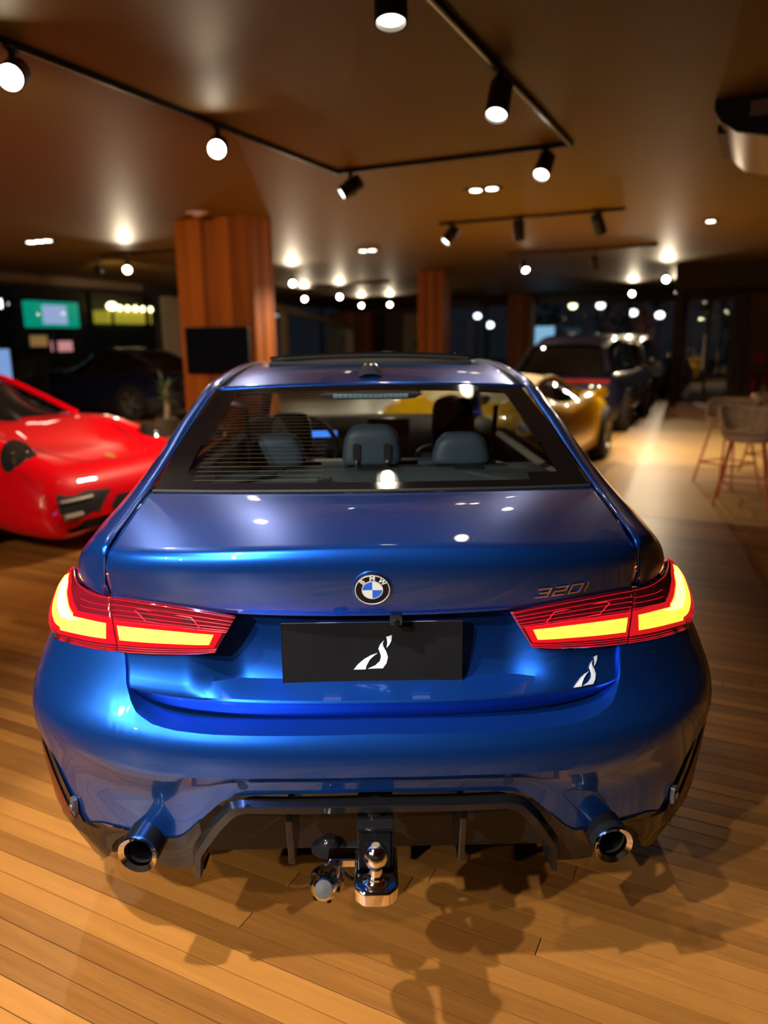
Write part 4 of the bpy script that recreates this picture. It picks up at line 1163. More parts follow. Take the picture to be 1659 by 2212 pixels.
def cast(tree, o, d):
    h = tree.ray_cast(Vector(o), Vector(d)); return h[0], h[1]

def patch(tree, outline, d, depth_from, off=.006):
    """closed outline in (y, z) laid on the body along x"""
    pts = []
    cy = sum(p[0] for p in outline) / len(outline); cz = sum(p[1] for p in outline) / len(outline)
    rings = []
    for k in (1.0, .72, .4, .02):
        r = []
        for y, z in outline:
            yy, zz = cy + (y - cy) * k, cz + (z - cz) * k
            h, n_ = cast(tree, (depth_from, yy, zz), (d, 0, 0))
            if h is None: h = Vector((depth_from + d * .6, yy, zz))
            r.append((h.x - d * off, yy, zz))
        rings.append(r)
    return grid(rings, closed_u=True)

def sports(name, label, paint, loc, heading, soft_top=None, group=None, z=0.0, simple=False, low=1.0, mirrors=(-1, 1)):
    e = empty(name, (loc[0], loc[1], z), heading)
    tag(e, label, 'car', group)
    ST = [(-2.26, .52, .52, .55, .34), (-2.20, .66, .64, .74, .28), (-2.05, .82, .80, .85, .22), (-1.75, .90, .90, .905, .20), (-1.28, .95, .965, .925, .19), (-.6, .90, .885, .905, .18), (.2, .90, .865, .89, .18), (.75, .89, .88, .895, .18),
          (1.28, .80, .875, .905, .18), (1.62, .715, .81, .895, .18), (1.86, .675, .735, .89, .16), (2.02, .63, .66, .87, .15), (2.12, .59, .60, .85, .14), (2.20, .53, .535, .83, .14), (2.25, .45, .45, .80, .14), (2.275, .34, .34, .76, .15), (2.28, .24, .24, .72, .17)]
    vf = orient(sym(ring_rows(ST), 64, 22), (0, 0, .5))
    body = obj('body', vf, paint, e, sharp=60)
    tree = BVHTree.FromPolygons([Vector(p) for p in vf[0]], vf[1])
    # cabin glass, roof, pillars
    GH = [(.92, .87, .10, .70), (.55, 1.04, .40, .72), (.12, 1.23, .49, .735), (-.25, 1.295, .52, .735), (-.70, 1.275, .52, .73), (-1.20, 1.12, .48, .70), (-1.70, .95, .38, .62), (-1.9, .87, .10, .5)]
    GH = [(x, .86 + (zt - .86) * low, ht, hb) for x, zt, ht, hb in GH]
    lz = lambda z_: .86 + (z_ - .86) * low
    cab = [[(x, 0, zt), (x, ht * .6, zt - .006), (x, ht, zt - .045), (x, (ht + hb) / 2 + .01, (zt + .86) / 2 - .01), (x, hb, .86)] for x, zt, ht, hb in GH]
    gv = orient(sym(cab, 36, 12), (0, 0, .8))
    obj('cabin_glass', gv, DARK_GLASS, e, sharp=70)
    top = soft_top or paint
    RF = [(.14, 1.228, .49), (-.25, 1.30, .525), (-.70, 1.28, .525), (-1.05, 1.19, .50)]
    if soft_top: RF += [(-1.35, 1.07, .50), (-1.62, .965, .46)]
    RF = [(x, lz(zt), ht) for x, zt, ht in RF]
    rf = [[(x, 0, zt + .006), (x, ht * .6, zt), (x, ht + .006, zt - .042), (x, ht + .03, zt - .075)] for x, zt, ht in RF]
    obj('roof', orient(sym(rf, 18, 8), (0, 0, .8)), top, e, sharp=70)
    for s in (-1, 1):
        obj('windscreen_pillar', tube([(.90, s * .66, lz(.885)), (.55, s * .585, lz(1.04)), (.14, s * .515, lz(1.20))], .028, 8), top if not soft_top else CREAM_W, e)
        obj('roof_rail', tube([tuple(p) for p in catmull([(.14, s * .515, lz(1.20)), (-.25, s * .545, lz(1.255)), (-.70, s * .545, lz(1.235)), (-1.15, s * .55, lz(1.07)), (-1.55, s * .62, .90)], 14)], .026, 8), top, e)
        if s in mirrors: obj('mirror', MB().add(ellipsoid(.62, s * .955, .90, .055, .085, .065)).add(tube([(.62, s * .84, .83), (.63, s * .91, .87)], .022, 8)).vf(), paint, e)
        # head lamp bowl and clear cover
        cx, cy, cz = 1.85, s * .70, .66
        M = Matrix.Translation((cx, cy, cz)) @ Matrix.Rotation(math.radians(s * 22), 4, 'Z') @ Matrix.Rotation(math.radians(-38), 4, 'Y')
        hl = obj('head_lamp', MB().add(ellipsoid(0, 0, 0, .085, .135, .205, 20, 12), M).vf(), mat('lamp_bowl', (0.02, 0.02, 0.02), 0.05, 0, 0.8, 1.0), e)
        if not simple:
            refl = MB()
            for dy, dz, r in ((-.03, .06, .035), (.03, .05, .035), (-.02, -.01, .035), (.035, -.02, .03)):
                refl.add(ellipsoid(.062, dy, dz, .018, r, r, 12, 8), M)
            obj('lamp_elements', refl.vf(), mat('lamp_chrome', (0.6, 0.6, 0.6), 0.12, 1.0), hl)
            obj('lamp_signal', MB().add(ellipsoid(.055, -.0, -.115, .016, .06, .022, 12, 8), M).vf(), mat('signal_amber', (0.55, 0.42, 0.25), 0.2), hl)
        for x in (1.30, -1.16):
            R_ = .335
            arch = [(x + R_ * 1.13 * math.cos(c), s * 0, .335 + R_ * 1.13 * math.sin(c)) for c in np.linspace(-.25, math.pi + .25, 24)]
            pts = []
            for a_ in arch:
                h, n_ = cast(tree, (a_[0], s * 2, max(.2, a_[2])), (0, -s, 0))
                yy = h.y if h is not None else s * .88
                pts.append((a_[0], yy + s * .004, max(.19, a_[2])))
            cen = (x, s * .90, .335)
            n_ = len(pts)
            aa = obj('wheel_arch', (pts + [cen], [(i, i + 1, n_) for i in range(n_ - 1)] + [(n_ - 1, 0, n_)]), BLACK, e, smooth=False)
            # wheels are built along x, so turn them to face sideways
            t = lathe([(R_ * .62, -.11), (R_ * .94, -.11), (R_, -.075), (R_, .075), (R_ * .94, .11), (R_ * .62, .11)], 32, 'Y')
            w = obj('wheel', t, RUBBER, e, sharp=45); w.location = (x, s * .835, R_)
            rm = MB().add(lathe([(R_ * .66, -.108), (R_ * .62, -.09), (R_ * .60, .05)], 32, 'Y')).add(lathe([(.0001, -.092), (R_ * .16, -.090), (R_ * .18, -.05)], 16, 'Y'))
            for k_ in range(5):
                for dd in (-.14, .14):
                    rm.add(box(R_ * .1, R_ * .64, -.10, -.075, -R_ * .04, R_ * .04), Matrix.Rotation(2 * math.pi * k_ / 5 + dd + .2, 4, 'Y'))
            vf_ = rm.vf()
            if s > 0: vf_ = ([(p[0], -p[1], p[2]) for p in vf_[0]], [tuple(reversed(q)) for q in vf_[1]])
            obj('rim', vf_, mat('rim_grey', (0.35, 0.33, 0.30), 0.3, 0.8), w, sharp=40)
            obj('rim_disc', lathe([(.0001, -s * -.02), (R_ * .6, -s * -.02)], 24, 'Y'), BLACK, w)
        # door outline
        dl = []
        for x_, z_ in ((.60, .86), (.66, .60), (.60, .32), (-.35, .30), (-.52, .55), (-.46, .86)):
            h, _n = cast(tree, (x_, s * 2, z_), (0, -s, 0))
            dl.append((x_, (h.y if h is not None else s * .9) + s * .001, z_))
        obj('door_seam', tube(dl, .006, 5), BLACK, e)
    # nose openings
    for s in (-1, 1):
        o_ = [(s * .24, .425), (s * .45, .45), (s * .70, .465), (s * .785, .45), (s * .80, .33), (s * .77, .235), (s * .56, .225), (s * .40, .27), (s * .33, .35)]
        it = obj('side_intake', patch(tree, o_, -1, 3.2, .004), BLACK, e, sharp=60)
        if not simple:
            for z_ in (.405,):
                obj('daylight_strip', tube([tuple(Vector(((cast(tree, (3.2, s * y_, z_), (-1, 0, 0))[0] or Vector((2.0, 0, 0))).x + .010, s * y_, z_))) for y_ in (.44, .54, .64, .72)], .012, 6), mat('strip_silver', (0.5, 0.48, 0.45), 0.3, 0.6), it)
            obj('intake_duct', tube([tuple(Vector(((cast(tree, (3.2, s * y_, .29), (-1, 0, 0))[0] or Vector((2.0, 0, 0))).x + .004, s * y_, .29))) for y_ in (.56, .64, .71)], .026, 6), mat('duct_beige', (0.28, 0.22, 0.16), 0.6), it)
    o_ = [(-.28, .30), (-.20, .375), (.20, .375), (.28, .30), (.24, .245), (-.24, .245)]
    obj('centre_intake', patch(tree, o_, -1, 3.2, .004), BLACK, e, sharp=60)
    if not simple:
        h, n_ = cast(tree, (2.02, 0, 2.0), (0, 0, -1))
        cr = patch  # nose crest: small gold shield following the slope
        sh = [(-.033, .045), (0, .052), (.033, .045), (.035, .0), (.022, -.036), (0, -.050), (-.022, -.036), (-.035, 0)]
        pts = []
        for y_, q in sh:
            hh, _ = cast(tree, (2.02 - q * 1.0, y_, 2.0), (0, 0, -1)); pts.append((2.02 - q * 1.0, y_, hh.z + .004))
        obj('nose_crest', (pts, [tuple(range(len(pts)))]), mat('crest_gold', (0.75, 0.28, 0.03), 0.35, 0.5), e, smooth=False, solid=.003)
        # bonnet seam
        bs = []
        for x_, y_ in ((.98, .0), (.98, .55), (1.5, .54), (1.85, .44), (2.02, .30), (2.08, 0)):
            hh, _ = cast(tree, (x_, y_, 2), (0, 0, -1)); bs.append((x_, y_, hh.z))
        bs = [tuple(p) for p in catmull(bs, 24)]
        obj('bonnet_seam', tube([(p[0], -p[1], p[2]) for p in reversed(bs[1:])] + bs, .004, 5), mat('seam_dark', (0.02, 0.005, 0.005), 0.8), e)
    # tail lamp strip
    obj('tail_light', tube([(-2.16, -.66, .70), (-2.215, -.4, .715), (-2.235, 0, .72), (-2.215, .4, .715), (-2.16, .66, .70)], .022, 6), mat('tail_red', (0.35, 0.01, 0.01), 0.2), e)
    return e

RED = car_paint('red_paint', (0.80, 0.0, 0.008), 0.0, 0.4)
YEL = car_paint('yellow_paint', (0.92, 0.52, 0.0), 0.0, 0.4)
NAVY = car_paint('navy_paint', (0.010, 0.016, 0.060), 0.2, 0.35)
NAVY2 = car_paint('dark_navy_paint', (0.012, 0.012, 0.035), 0.2, 0.35)
PALE = car_paint('champagne_paint', (0.42, 0.38, 0.26), 0.3, 0.4)
SOFT = mat('cream_soft_top', (0.66, 0.55, 0.34), 0.85, bump=0.3, bscale=200)
sports('sports_car', 'bright red low sports coupe with oval headlights beside the blue sedan', RED, (-3.90, 5.54), RZ - math.radians(1), mirrors=(-1,))
sports('convertible_car', 'bright yellow convertible with cream soft top beyond the blue sedan', YEL, (1.63, 7.37), RZ + math.pi / 2, soft_top=SOFT, simple=True, low=.64)
pcar = UV(-10.7, 9.9)
sports('coupe_car', 'dark navy coupe parked on a low wooden plinth by the window', NAVY, (pcar.x, pcar.y), RZ + math.pi, z=.13, simple=True)

def suv(name, label, paint, loc, heading):
    e = empty(name, (loc[0], loc[1], 0), heading); tag(e, label, 'car')
    ST = [(-2.32, .60, .60, .70, .32), (-2.26, .86, .84, .84, .26), (-2.1, 1.0, .97, .91, .24), (-1.4, 1.03, 1.0, .96, .23), (0, 1.02, .98, .95, .23), (1.0, 1.04, 1.0, .95, .23), (1.5, .98, .97, .95, .23), (2.0, .88, .86, .91, .25), (2.25, .70, .68, .80, .28), (2.33, .45, .45, .62, .32)]
    vf = orient(sym(ring_rows(ST), 44, 20), (0, 0, .5))
    obj('body', vf, paint, e, sharp=60)
    tree = BVHTree.FromPolygons([Vector(p) for p in vf[0]], vf[1])
    GH = [(1.15, 1.02, .40, .80), (.75, 1.28, .56, .80), (.30, 1.52, .60, .80), (-.4, 1.60, .61, .80), (-1.2, 1.55, .60, .80), (-1.75, 1.42, .57, .79), (-2.08, 1.12, .55, .78), (-2.18, .98, .45, .70)]
    cab = [[(x, 0, zt), (x, ht * .6, zt - .006), (x, ht, zt - .045), (x, (ht + hb) / 2 + .02, (zt + .98) / 2 - .01), (x, hb, .96)] for x, zt, ht, hb in GH]
    obj('cabin_glass', orient(sym(cab, 34, 12), (0, 0, .9)), DARK_GLASS, e, sharp=70)
    rf = [[(x, 0, zt + .008), (x, ht * .6, zt + .002), (x, ht + .008, zt - .04), (x, ht + .03, zt - .075)] for x, zt, ht in ((.32, 1.52, .60), (-.4, 1.605, .61), (-1.2, 1.56, .60), (-1.78, 1.43, .58))]
    obj('roof', orient(sym(rf, 14, 8), (0, 0, .8)), paint, e, sharp=70)
    for s in (-1, 1):
        obj('windscreen_pillar', tube([(1.15, s * .74, 1.0), (.32, s * .63, 1.47)], .03, 8), paint, e)
        obj('rear_pillar', tube([(-1.78, s * .61, 1.36), (-2.10, s * .74, 1.0)], .05, 8), paint, e)
        obj('mirror', ellipsoid(.85, s * 1.02, 1.06, .06, .10, .07), paint, e)
        obj('head_lamp', ellipsoid(2.06, s * .66, .72, .14, .15, .07), mat('lamp_bowl', (0.02, 0.02, 0.02), 0.05), e)
        for x in (1.42, -1.40):
            w = obj('wheel', lathe([(.22, -.12), (.34, -.12), (.36, -.085), (.36, .085), (.34, .12), (.22, .12)], 30, 'Y'), RUBBER, e, sharp=45); w.location = (x, s * .875, .36)
            rm = MB().add(lathe([(.225, -s * .0 - .118), (.20, -.08), (.0001, -.07)], 24, 'Y'))
            vf_ = rm.vf()
            if s > 0: vf_ = ([(p[0], -p[1], p[2]) for p in vf_[0]], [tuple(reversed(q)) for q in vf_[1]])
            obj('rim', vf_, mat('rim_bronze', (0.20, 0.12, 0.06), 0.35, 0.8), w)
    obj('tail_light', tube([(-2.235, -.78, .86), (-2.30, -.5, .87), (-2.315, 0, .87), (-2.30, .5, .87), (-2.235, .78, .86)], .028, 6), mat('tail_red', (0.35, 0.01, 0.01), 0.2), e)
    obj('rear_reflector', tube([(-2.34, -.75, .44), (-2.36, -.3, .44), (-2.36, .3, .44), (-2.34, .75, .44)], .022, 6), mat('reflector_red', (0.5, 0.005, 0.01), 0.2), e)
    obj('plate_trim', box(-2.335, -2.32, -.26, .26, .60, .71), mat('plate_trim_grey', (0.3, 0.28, 0.25), 0.5), e, smooth=False)
    return e
q = UV(-2.15, 13.15); suv('suv_car', 'dark navy sport utility car seen from behind past the yellow convertible', NAVY2, (q.x, q.y), RZ + math.pi / 2)
q = UV(-2.35, 18.6); suv('wagon_car', 'pale champagne sport utility car behind the dark navy one', PALE, (q.x, q.y), RZ + math.pi / 2)

# ------------------------------------------------------------------ plinths, television, stools and small things
PLW = wood('plinth_wood', (0.20, 0.06, 0.014), (0.46, 0.17, 0.035), 'X', False, 0.4)
def thing_box(name, u0, u1, v0, v1, z0, z1, m, label, cat, group=None, **k):
    c = UV((u0 + u1) / 2, (v0 + v1) / 2, z0)
    o = obj(name, box(-(u1 - u0) / 2, (u1 - u0) / 2, -(v1 - v0) / 2, (v1 - v0) / 2, 0, z1 - z0), m, loc=c, rz=RZ, **k)
    return tag(o, label, cat, group)
def deck(name, u0, u1, v0, v1, h, label):
    e = empty(name, UV((u0 + u1) / 2, (v0 + v1) / 2, 0), RZ); tag(e, label, 'plinth')
    hu, hv = (u1 - u0) / 2, (v1 - v0) / 2
    obj('top', box(-hu, hu, -hv, hv, h - .04, h), PLW, e, smooth=False, bevel=.006)
    obj('riser', box(-hu + .02, hu - .02, -hv + .02, hv - .02, 0.002, h - .04), PLW, e, smooth=False)
    return e
deck('display_plinth', -13.3, -7.9, 8.6, 11.1, .13, 'low orange wood plinth under the navy coupe')
deck('entrance_step', -0.85, 1.6, 15.1, 16.6, .12, 'low orange wood step before the entrance door')

# television on the broad pillar
tv = empty('television', UV(-5.40, 6.325, 1.42), RZ); tag(tv, 'flat black television hanging on the broad plank clad pillar', 'television')
obj('casing', rbox(-.49, .49, .01, .05, -.29, .29, .01), BLACK, tv, smooth=False)
obj('screen', rbox(-.475, .475, .006, .012, -.275, .275, .006), mat('tv_screen', (0.006, 0.007, 0.010), 0.08, 0, 0.5), tv, smooth=False)
obj('bracket', box(-.15, .15, .05, .089, -.12, .12), BLACK, tv, smooth=False)

# bar stools: woven shell on splayed red legs
RATTAN = mat('rattan_weave', (0.52, 0.34, 0.20), 0.75, vary=0.35, vscale=30)
RED_LEG = mat('coral_metal', (0.62, 0.13, 0.055), 0.4)
def stool(x, y, rz, label):
    e = empty('bar_stool', (x, y, 0), rz); tag(e, label, 'stool', 'woven bar stools')
    w = MB()
    H0 = .61
    # woven bands of seat and wrap-round back, each a flat loop of cane
    for k, (r, z) in enumerate(((.17, H0), (.195, H0 + .012), (.215, H0 + .04), (.225, H0 + .085))):
        w.add(tube([(r * math.cos(c), r * math.sin(c), z) for c in np.linspace(0, 2 * math.pi, 22, endpoint=False)], .018, 6, closed=True))
    seat = obj('seat', w.vf(), RATTAN, e)
    obj('seat_base', lathe([(.0001, H0 - .005), (.17, H0 - .005), (.17, H0 + .012), (.0001, H0 + .012)], 24), mat('rattan_dark', (0.16, 0.095, 0.05), 0.8), e)
    bk = MB()
    for z, lim in ((H0 + .12, 2.2), (H0 + .16, 2.1), (H0 + .20, 1.95), (H0 + .24, 1.75), (H0 + .27, 1.5)):
        rr = .228 + (z - H0) * .12
        bk.add(tube([(rr * math.sin(c), -rr * math.cos(c), z) for c in np.linspace(-lim, lim, 16)], .017, 6))
    for c in np.linspace(-1.9, 1.9, 11):
        rr = .228
        bk.add(tube([(rr * math.sin(c), -rr * math.cos(c), H0 + .06), ((rr + .03) * math.sin(c), -(rr + .03) * math.cos(c), H0 + .27 - abs(c) * .045)], .011, 5))
    obj('backrest', bk.vf(), RATTAN, e)
    for sx, sy in ((1, 1), (1, -1), (-1, 1), (-1, -1)):
        obj('leg', tube([(sx * .13, sy * .13, H0), (sx * .23, sy * .23, .002)], .011, 8), RED_LEG, e)
    fr_ = .198
    obj('footrest', tube([(fr_, fr_, .22), (-fr_, fr_, .22), (-fr_, -fr_, .22), (fr_, -fr_, .22)], .010, 8, closed=True), RED_LEG, e)
    return e
stool(3.46, 5.30, math.radians(150), 'woven bar stool with coral red legs, its back to the wooden boards')
stool(3.80, 6.35, math.radians(120), 'tilted looking woven bar stool with coral legs beside the stone aisle')
stool(4.55, 6.85, math.radians(200), 'woven bar stool with coral legs farthest from the wooden boards')

# ceiling air unit: dark end cap with a white sticker, pale curved shell
ac = empty('ceiling_air_unit', UV(.89, 4.34, CEIL), RZ); tag(ac, 'long ceiling air unit with dark end cap, white sticker and golden shell', 'air conditioner')
prof = [(-.61, 0), (-.61, -.06), (-.57, -.13), (-.47, -.20), (-.30, -.24), (.10, -.25), (.55, -.22), (.60, -.10), (.60, 0)]
prof2 = [(p_[0] * .97 + .02, p_[1] * 1.25) for p_ in prof]
GOLD = mat('golden_shell', (0.42, 0.29, 0.13), 0.35, 0.3)
obj('shell', ([(p[0], y, p[1]) for y, pp in ((.03, prof), (1.05, prof2)) for p in pp], [tuple([i, i + 1, i + 10, i + 9]) for i in range(8)] + [tuple(range(17, 8, -1))]), GOLD, ac, sharp=60)
obj('end_cap', prism([(p[0] * 1.01, p[1] * 1.02) for p in prof], .035, 'XZ', -.005), mat('end_cap_navy', (0.018, 0.022, 0.032), 0.5), ac, smooth=False)
obj('sticker', box(-.405, -.30, -.008, -.005, -.125, -.035), mat('sticker_white', (0.5, 0.5, 0.5), 0.6), ac, smooth=False)
obj('air_grille', MB().add(box(-.60, -.54, .2, .98, -.16, -.10)).vf(), mat('grille_brown', (0.08, 0.045, 0.02), 0.5), ac, smooth=False)

# recessed lamps and sensor
def downlight(u, v, label, n=1, power=0, r=.05):
    e = empty('recessed_lamp', UV(u, v, CEIL), RZ); tag(e, label, 'ceiling lamp', 'recessed ceiling lamps')
    hw = .09 * n
    obj('frame', MB().add(box(-hw, hw, -.09, .09, -.012, 0)).vf(), SPOT_BLACK, e, smooth=False)
    for i in range(n):
        obj('bulb', MB().add(lathe([(.0001, -.018), (r, -.017), (r, -.010)], 20), Matrix.Translation(((i - (n - 1) / 2) * .17, 0, 0))).vf(), LAMP_SOFT, e)
    if power:
        add_spot(None, UV(u, v, CEIL - .06), (0, 0, -1), power, 95, WARM)
    return e
downlight(-1.94, 6.33, 'twin recessed lamp between the joined tracks and the three lamp track', 2, 230, .055)
downlight(-.02, 9.75, 'single recessed lamp near the ceiling air unit', 1, 260)
downlight(-5.3, 10.3, 'twin recessed lamp above the floor behind the broad pillar', 2, 150, .06)
downlight(-8.93, 6.83, 'recessed lamp group near the glazed front', 3, 260, .06)
sm = empty('smoke_detector', UV(-5.34, 6.05, CEIL), RZ); tag(sm, 'round pinkish white smoke detector on the ceiling by the broad pillar', 'smoke detector')
obj('base', lathe([(.0001, -.012), (.11, -.012), (.125, 0)], 28), mat('detector_white', (0.75, 0.62, 0.58), 0.5), sm)
obj('dome', lathe([(.0001, -.045), (.05, -.04), (.085, -.012)], 28), MATS['detector_white'], sm)

# far lamps
spotlight(-3.1, 12.0, (3.2, 9.6, .4), 'far spotlight facing the camera on the track above the dark blue car', 150, 80, scale=1.3)
spotlight(-1.9, 12.0, (4.6, 12.5, .3), 'dark far spotlight in the middle of the track above the dark blue car', 0, 80, scale=1.3, on=False)
for u, v, t in ((-8.32, 12.67, 'far bright lamp just beside the broad pillar edge'), (-11.3, 17.9, 'far yellowish lamp low before the pale timber frame'), (-9.9, 17.5, 'far bright lamp above the pale timber frame'), (-11.9, 22.6, 'far bright lamp above the distant poster pillar'), (-10.8, 22.6, 'far bright lamp close to the slim pillar behind the sedan'), (-8.95, 8.57, 'bright lamp above the navy coupe'), (-2.57, 21.0, 'far white lamp above the pale car roof'), (-1.18, 16.0, 'far white lamp over the entrance step'), (-1.35, 20.8, 'far white lamp beside the lowered ceiling')):
    P_ = UV(u, v, 2.8)
    tgt = (P_.x * .75, P_.y * .75 - 1.5, .9)
    spotlight(u, v, tgt, t, 130, 80, scale=1.5, drop=.14, group='far spotlights')

spotlight(-9.65, 8.6, (-5.2, 19.0, 1.3), 'small lamp with a pale face turned from the camera above the navy coupe', 130, 70, scale=1.3, lens=LAMP_SOFT, group='far spotlights')
# wall things at the far right
for u_, lb in ((.91, 'red fire extinguisher with a pale label on the taupe wall'), (.68, 'plain red fire extinguisher on the taupe wall nearest the entrance')):
    ex = empty('fire_extinguisher', UV(u_, 18.10, .12), RZ); tag(ex, lb, 'extinguisher', 'fire extinguishers')
    obj('cylinder', lathe([(.0001, 0), (.075, 0), (.08, .02), (.08, .42), (.06, .49), (.03, .52), (.03, .55), (.0001, .55)], 20), mat('extinguisher_red', (0.60, 0.02, 0.02), 0.35), ex)
    obj('valve', MB().add(box(-.02, .02, -.09, .03, .55, .59)).add(tube([(.03, 0, .56), (.10, -.02, .45), (.10, -.02, .15)], .012, 6)).vf(), BLACK, ex)
    if 'label' in lb: obj('label_band', lathe([(.0815, .16), (.0815, .34)], 20), mat('label_pale', (0.6, 0.55, 0.5), 0.5), ex)
obj_s = thing_box('wall_sign', .64, .86, 18.17, 18.198, .95, 1.17, mat('sign_red', (0.55, 0.06, 0.07), 0.5), 'small red square safety sign above the fire extinguishers', 'sign', smooth=False)

# posters
POSTER = mat('poster_paper', (0.75, 0.66, 0.50), 0.6)
def poster(u0, u1, v, z0, z1, label, marks, emit=None):
    e = empty('poster', UV((u0 + u1) / 2, v, z0), RZ); tag(e, label, 'poster')
    hu = (u1 - u0) / 2
    obj('sheet', box(-hu, hu, -.02, .0, 0, z1 - z0), emit or POSTER, e, smooth=False)
    for x0, x1, a0, a1, m_ in marks: obj('print', box(x0, x1, -.024, -.02, a0, a1), m_, e, smooth=False)
GRN, PUR, ORG = mat('print_green', (0.10, 0.40, 0.15), 0.6), mat('print_violet', (0.30, 0.25, 0.45), 0.6), mat('print_red', (0.60, 0.15, 0.08), 0.6)
poster(-14.35, -13.3, 24.56, 1.0, 2.15, 'white poster with violet and green print on the distant pillar', [(-.06, .12, .30, .75, PUR), (-.1, .12, .05, .25, GRN)])
poster(-12.0, -11.0, 26.38, 1.0, 2.55, 'tall white poster with red print on the far brown wall', [(.15, .40, .6, .8, ORG), (-.05, .15, .2, .5, PUR)])
POST_LIT = mat('lit_blue_poster', (0.2, 0.4, 0.5), 0.5, emit=(0.20, 0.42, 0.62), es=0.9)
poster(-6.1, -5.45, 24.2, .25, 1.95, 'pale blue lit poster beside the slim plank clad pillar', [(-.1, .1, .8, 1.2, mat('print_teal', (0.05, 0.15, 0.2), 0.5))], POST_LIT)

# ------------------------------------------------------------------ things by the left windows
def screen_stand(u, v, w, h, zc, label, m):
    e = empty('screen_stand', UV(u, v, 0), RZ); tag(e, label, 'screen')
    obj('base', box(-.22, .22, -.18, .18, 0, .03), BLACK, e, smooth=False)
    obj('post', box(-.04, .04, -.03, .03, .03, zc), BLACK, e, smooth=False)
    obj('casing', rbox(-w / 2, w / 2, -.06, -.03, zc - h / 2, zc + h / 2, .01), BLACK, e, smooth=False)
    obj('picture', box(-w / 2 + .02, w / 2 - .02, -.064, -.06, zc - h / 2 + .02, zc + h / 2 - .02), m, e, smooth=False)
screen_stand(-11.98, 8.3, .62, .62, 1.15, 'lit screen with a pale blue picture on a stand by the window', mat('lit_picture', (0.1, 0.2, 0.4), 0.3, emit=(0.20, 0.36, 0.70), es=0.8, vary=0.3, vscale=6))
screen_stand(-10.9, 8.3, .30, .40, 1.15, 'thin black upright info stand behind the red car', mat('dark_picture', (0.02, 0.02, 0.02), 0.2))
# yucca beside the plinth
pt = empty('potted_plant', UV(-8.08, 8.3), 0); tag(pt, 'potted yucca with a pale trunk and green blade leaves by the plinth', 'plant')
obj('pot', lathe([(.0001, 0), (.15, 0), (.19, .30), (.175, .30), (.16, .27), (.0001, .27)], 24), mat('pot_grey', (0.10, 0.095, 0.09), 0.6), pt)
obj('trunk', tube([(0, 0, .25), (.02, .01, .55), (-.01, .02, .80)], [.045, .04, .035], 10), mat('yucca_bark', (0.42, 0.34, 0.22), 0.9, bump=0.6, bscale=60), pt)
LEAF = mat('yucca_leaf', (0.10, 0.16, 0.03), 0.5)
for i in range(34):
    c = random.uniform(0, 6.28); el = random.uniform(-.3, 1.35); L = random.uniform(.30, .48); z0 = random.uniform(.42, .82)
    d_ = Vector((math.cos(c) * math.cos(el), math.sin(c) * math.cos(el), math.sin(el)))
    s_ = d_.cross(Vector((0, 0, 1))).normalized() * .020
    P0 = Vector((0, .01, z0)); P1 = P0 + d_ * L * .5; P2 = P0 + d_ * L + Vector((0, 0, -.06))
    obj('leaf', ([tuple(P0 - s_ * .5), tuple(P0 + s_ * .5), tuple(P1 + s_ + Vector((0, 0, .01))), tuple(P2), tuple(P1 - s_ + Vector((0, 0, .01)))], [(0, 1, 2, 4), (4, 2, 3)]), LEAF, pt, smooth=False)

# ------------------------------------------------------------------ the night street outside
room('ground_outside', MB().add(box(-60, U0 - .26, -20, 60, -.15, -.05)).add(box(U0 - .26, 30, V1, 60, -.15, -.05)).vf(), mat('asphalt', (0.03, 0.03, 0.032), 0.6, vary=0.3, vscale=2), smooth=False)
def lit(name, c, s): return mat(name, c, 0.5, emit=c, es=s)
sg_ = empty('lit_sign', UV(-20, 16.38, 0), RZ); tag(sg_, 'green lit street sign with a pale blue panel beyond the window', 'sign')
obj('posts', MB().add(box(-.05, .05, -.06, .06, -.05, 2.1)).vf(), FRAME_M, sg_, smooth=False)
obj('board', box(-.1, .1, -1.0, 1.0, 2.05, 2.86), lit('sign_green', (0.0, 0.30, 0.20), .9), sg_, smooth=False)
obj('panel', box(.1, .13, -.45, .48, 2.16, 2.74), lit('sign_panel', (0.35, 0.45, 0.75), .9), sg_, smooth=False)
pk = empty('shop_sign', UV(-20.5, 16.9, 0), RZ); tag(pk, 'pink and white lit shop sign under the green street sign', 'sign')
obj('post', box(-.05, .05, -.05, .05, -.05, 1.3), FRAME_M, pk, smooth=False)
obj('pink_board', box(-.08, .08, -.2, .55, 1.28, 1.62), lit('sign_pink', (0.75, 0.30, 0.32), .8), pk, smooth=False)
obj('tan_board', box(-.08, .08, -1.0, -.45, 1.45, 1.8), lit('sign_tan', (0.35, 0.18, 0.06), .7), pk, smooth=False)
sh_ = empty('yellow_shop', UV(-24, 23.1, 0), RZ); tag(sh_, 'dark shop front with a yellow canopy and a row of bulbs across the street', 'building')
obj('wall', box(-3, 0, -5, 5, -.05, 5), WALL_D, sh_, smooth=False)
obj('canopy', box(0, .8, -1.25, 1.25, 2.35, 2.85), lit('canopy_yellow_glow', (0.40, 0.33, 0.03), .8), sh_, smooth=False)  # canopy is no lamp; its brightness is put in as emission
obj('window', box(0, .03, -1.8, 1.5, .6, 2.2), mat('shop_glass', (0.02, 0.025, 0.025), 0.05), sh_, smooth=False)
for i in range(6):
    obj('bulb', ellipsoid(.9, -1.1 + i * .44, 2.95, .10, .10, .10, 12, 8), lit('bulb_yellow', (1.0, 0.92, 0.45), 7.0), sh_)
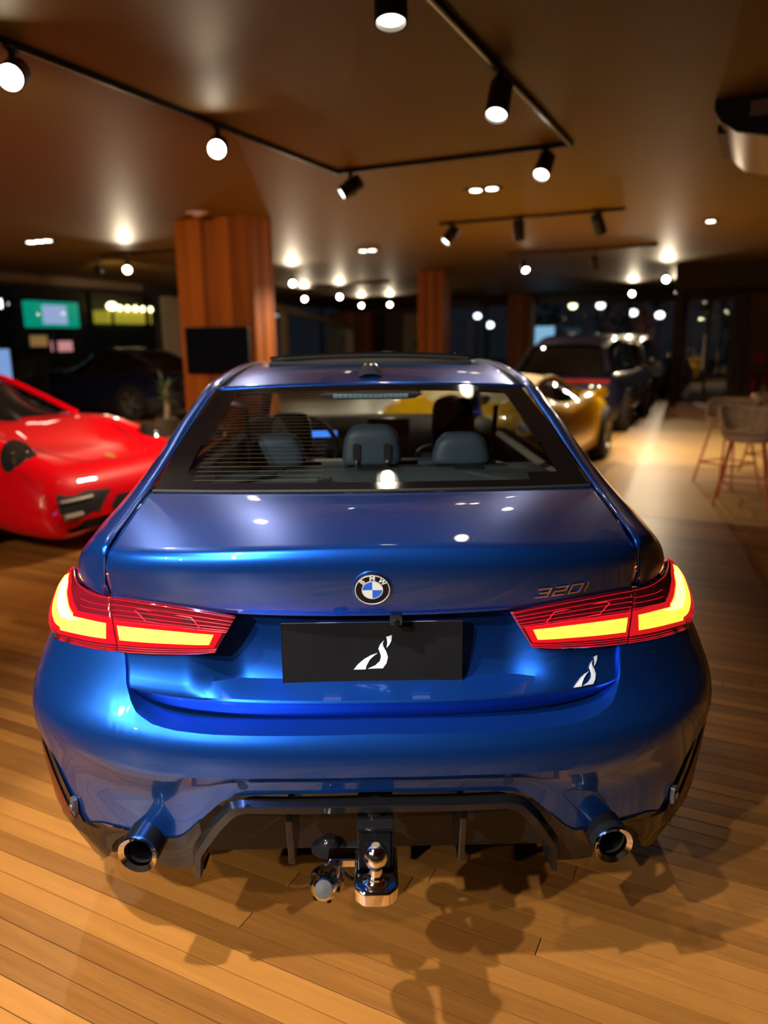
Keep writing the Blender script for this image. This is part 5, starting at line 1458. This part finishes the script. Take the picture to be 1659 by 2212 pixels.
def street_lamp(u, v, h, label, m):
    e = empty('street_lamp', UV(u, v, 0), RZ); tag(e, label, 'street lamp', 'street lamps outside')
    obj('post', tube([(0, 0, -.05), (0, 0, h)], .05, 8), FRAME_M, e)
    obj('lamp_head', ellipsoid(0, 0, h, .17, .17, .13, 14, 8), m, e)
WL = lit('street_white', (0.9, 0.95, 1.0), 5.0); YL = lit('street_warm', (1.0, 0.85, 0.5), 6.0)
for u, v, h, m_, lb in ((-12.6, 37.0, 2.75, WL, 'white street lamp beyond the windows right of the slim pillar behind the sedan'), (-10.6, 33.0, 2.2, WL, 'dim low street lamp beyond the windows between the slim pillars'), (-7.0, 34.0, 3.0, YL, 'warm street lamp beyond the far windows above the yellow car'), (-5.4, 32.0, 2.9, WL, 'tall white street lamp beyond the far windows near the navy car'), (-4.2, 33.0, 2.6, WL, 'white street lamp beyond the far windows above the pale car'), (-3.0, 32.0, 2.45, WL, 'white street lamp beyond the far windows near the entrance'), (-19.5, 14.2, 2.7, WL, 'white street lamp left of the green street sign'), (-19.0, 18.0, 2.75, YL, 'warm street lamp between the green sign and the yellow shop')):
    street_lamp(u, v, h, lb, m_)
# dark trees beyond the far windows
TL = mat('night_foliage', (0.02, 0.045, 0.015), 0.8)
for u, v, r, lb in ((-9.2, 36, 1.9, 'dark round street tree beyond the windows between the slim pillars'), (-5.0, 37, 2.2, 'dark street tree beyond the far windows behind the navy car'), (-.4, 34.2, 1.6, 'dark street tree beyond the entrance')):
    e = empty('street_tree', UV(u, v, 0), RZ); tag(e, lb, 'tree', 'street trees outside')
    obj('trunk', tube([(0, 0, -.05), (.05, 0, 1.6), (0, .05, 2.6)], .12, 8), mat('night_bark', (0.12, 0.09, 0.05), 0.9), e)
    fm = MB()
    for i in range(260):
        q_ = Vector((random.gauss(0, 1), random.gauss(0, 1), random.gauss(0, 1))).normalized() * r * random.uniform(.55, 1.0)
        n1 = Vector((random.uniform(-1, 1), random.uniform(-1, 1), random.uniform(-1, 1))).normalized() * .22
        n2 = n1.cross(Vector((random.uniform(-1, 1), random.uniform(-1, 1), 1))).normalized() * .16
        c_ = q_ + Vector((0, 0, 2.6 + r * .5))
        fm.add(([tuple(c_ - n1), tuple(c_ - n2), tuple(c_ + n1), tuple(c_ + n2)], [(0, 1, 2, 3)]))
    tag(obj('foliage', fm.vf(), TL, e, smooth=False), kind='stuff')
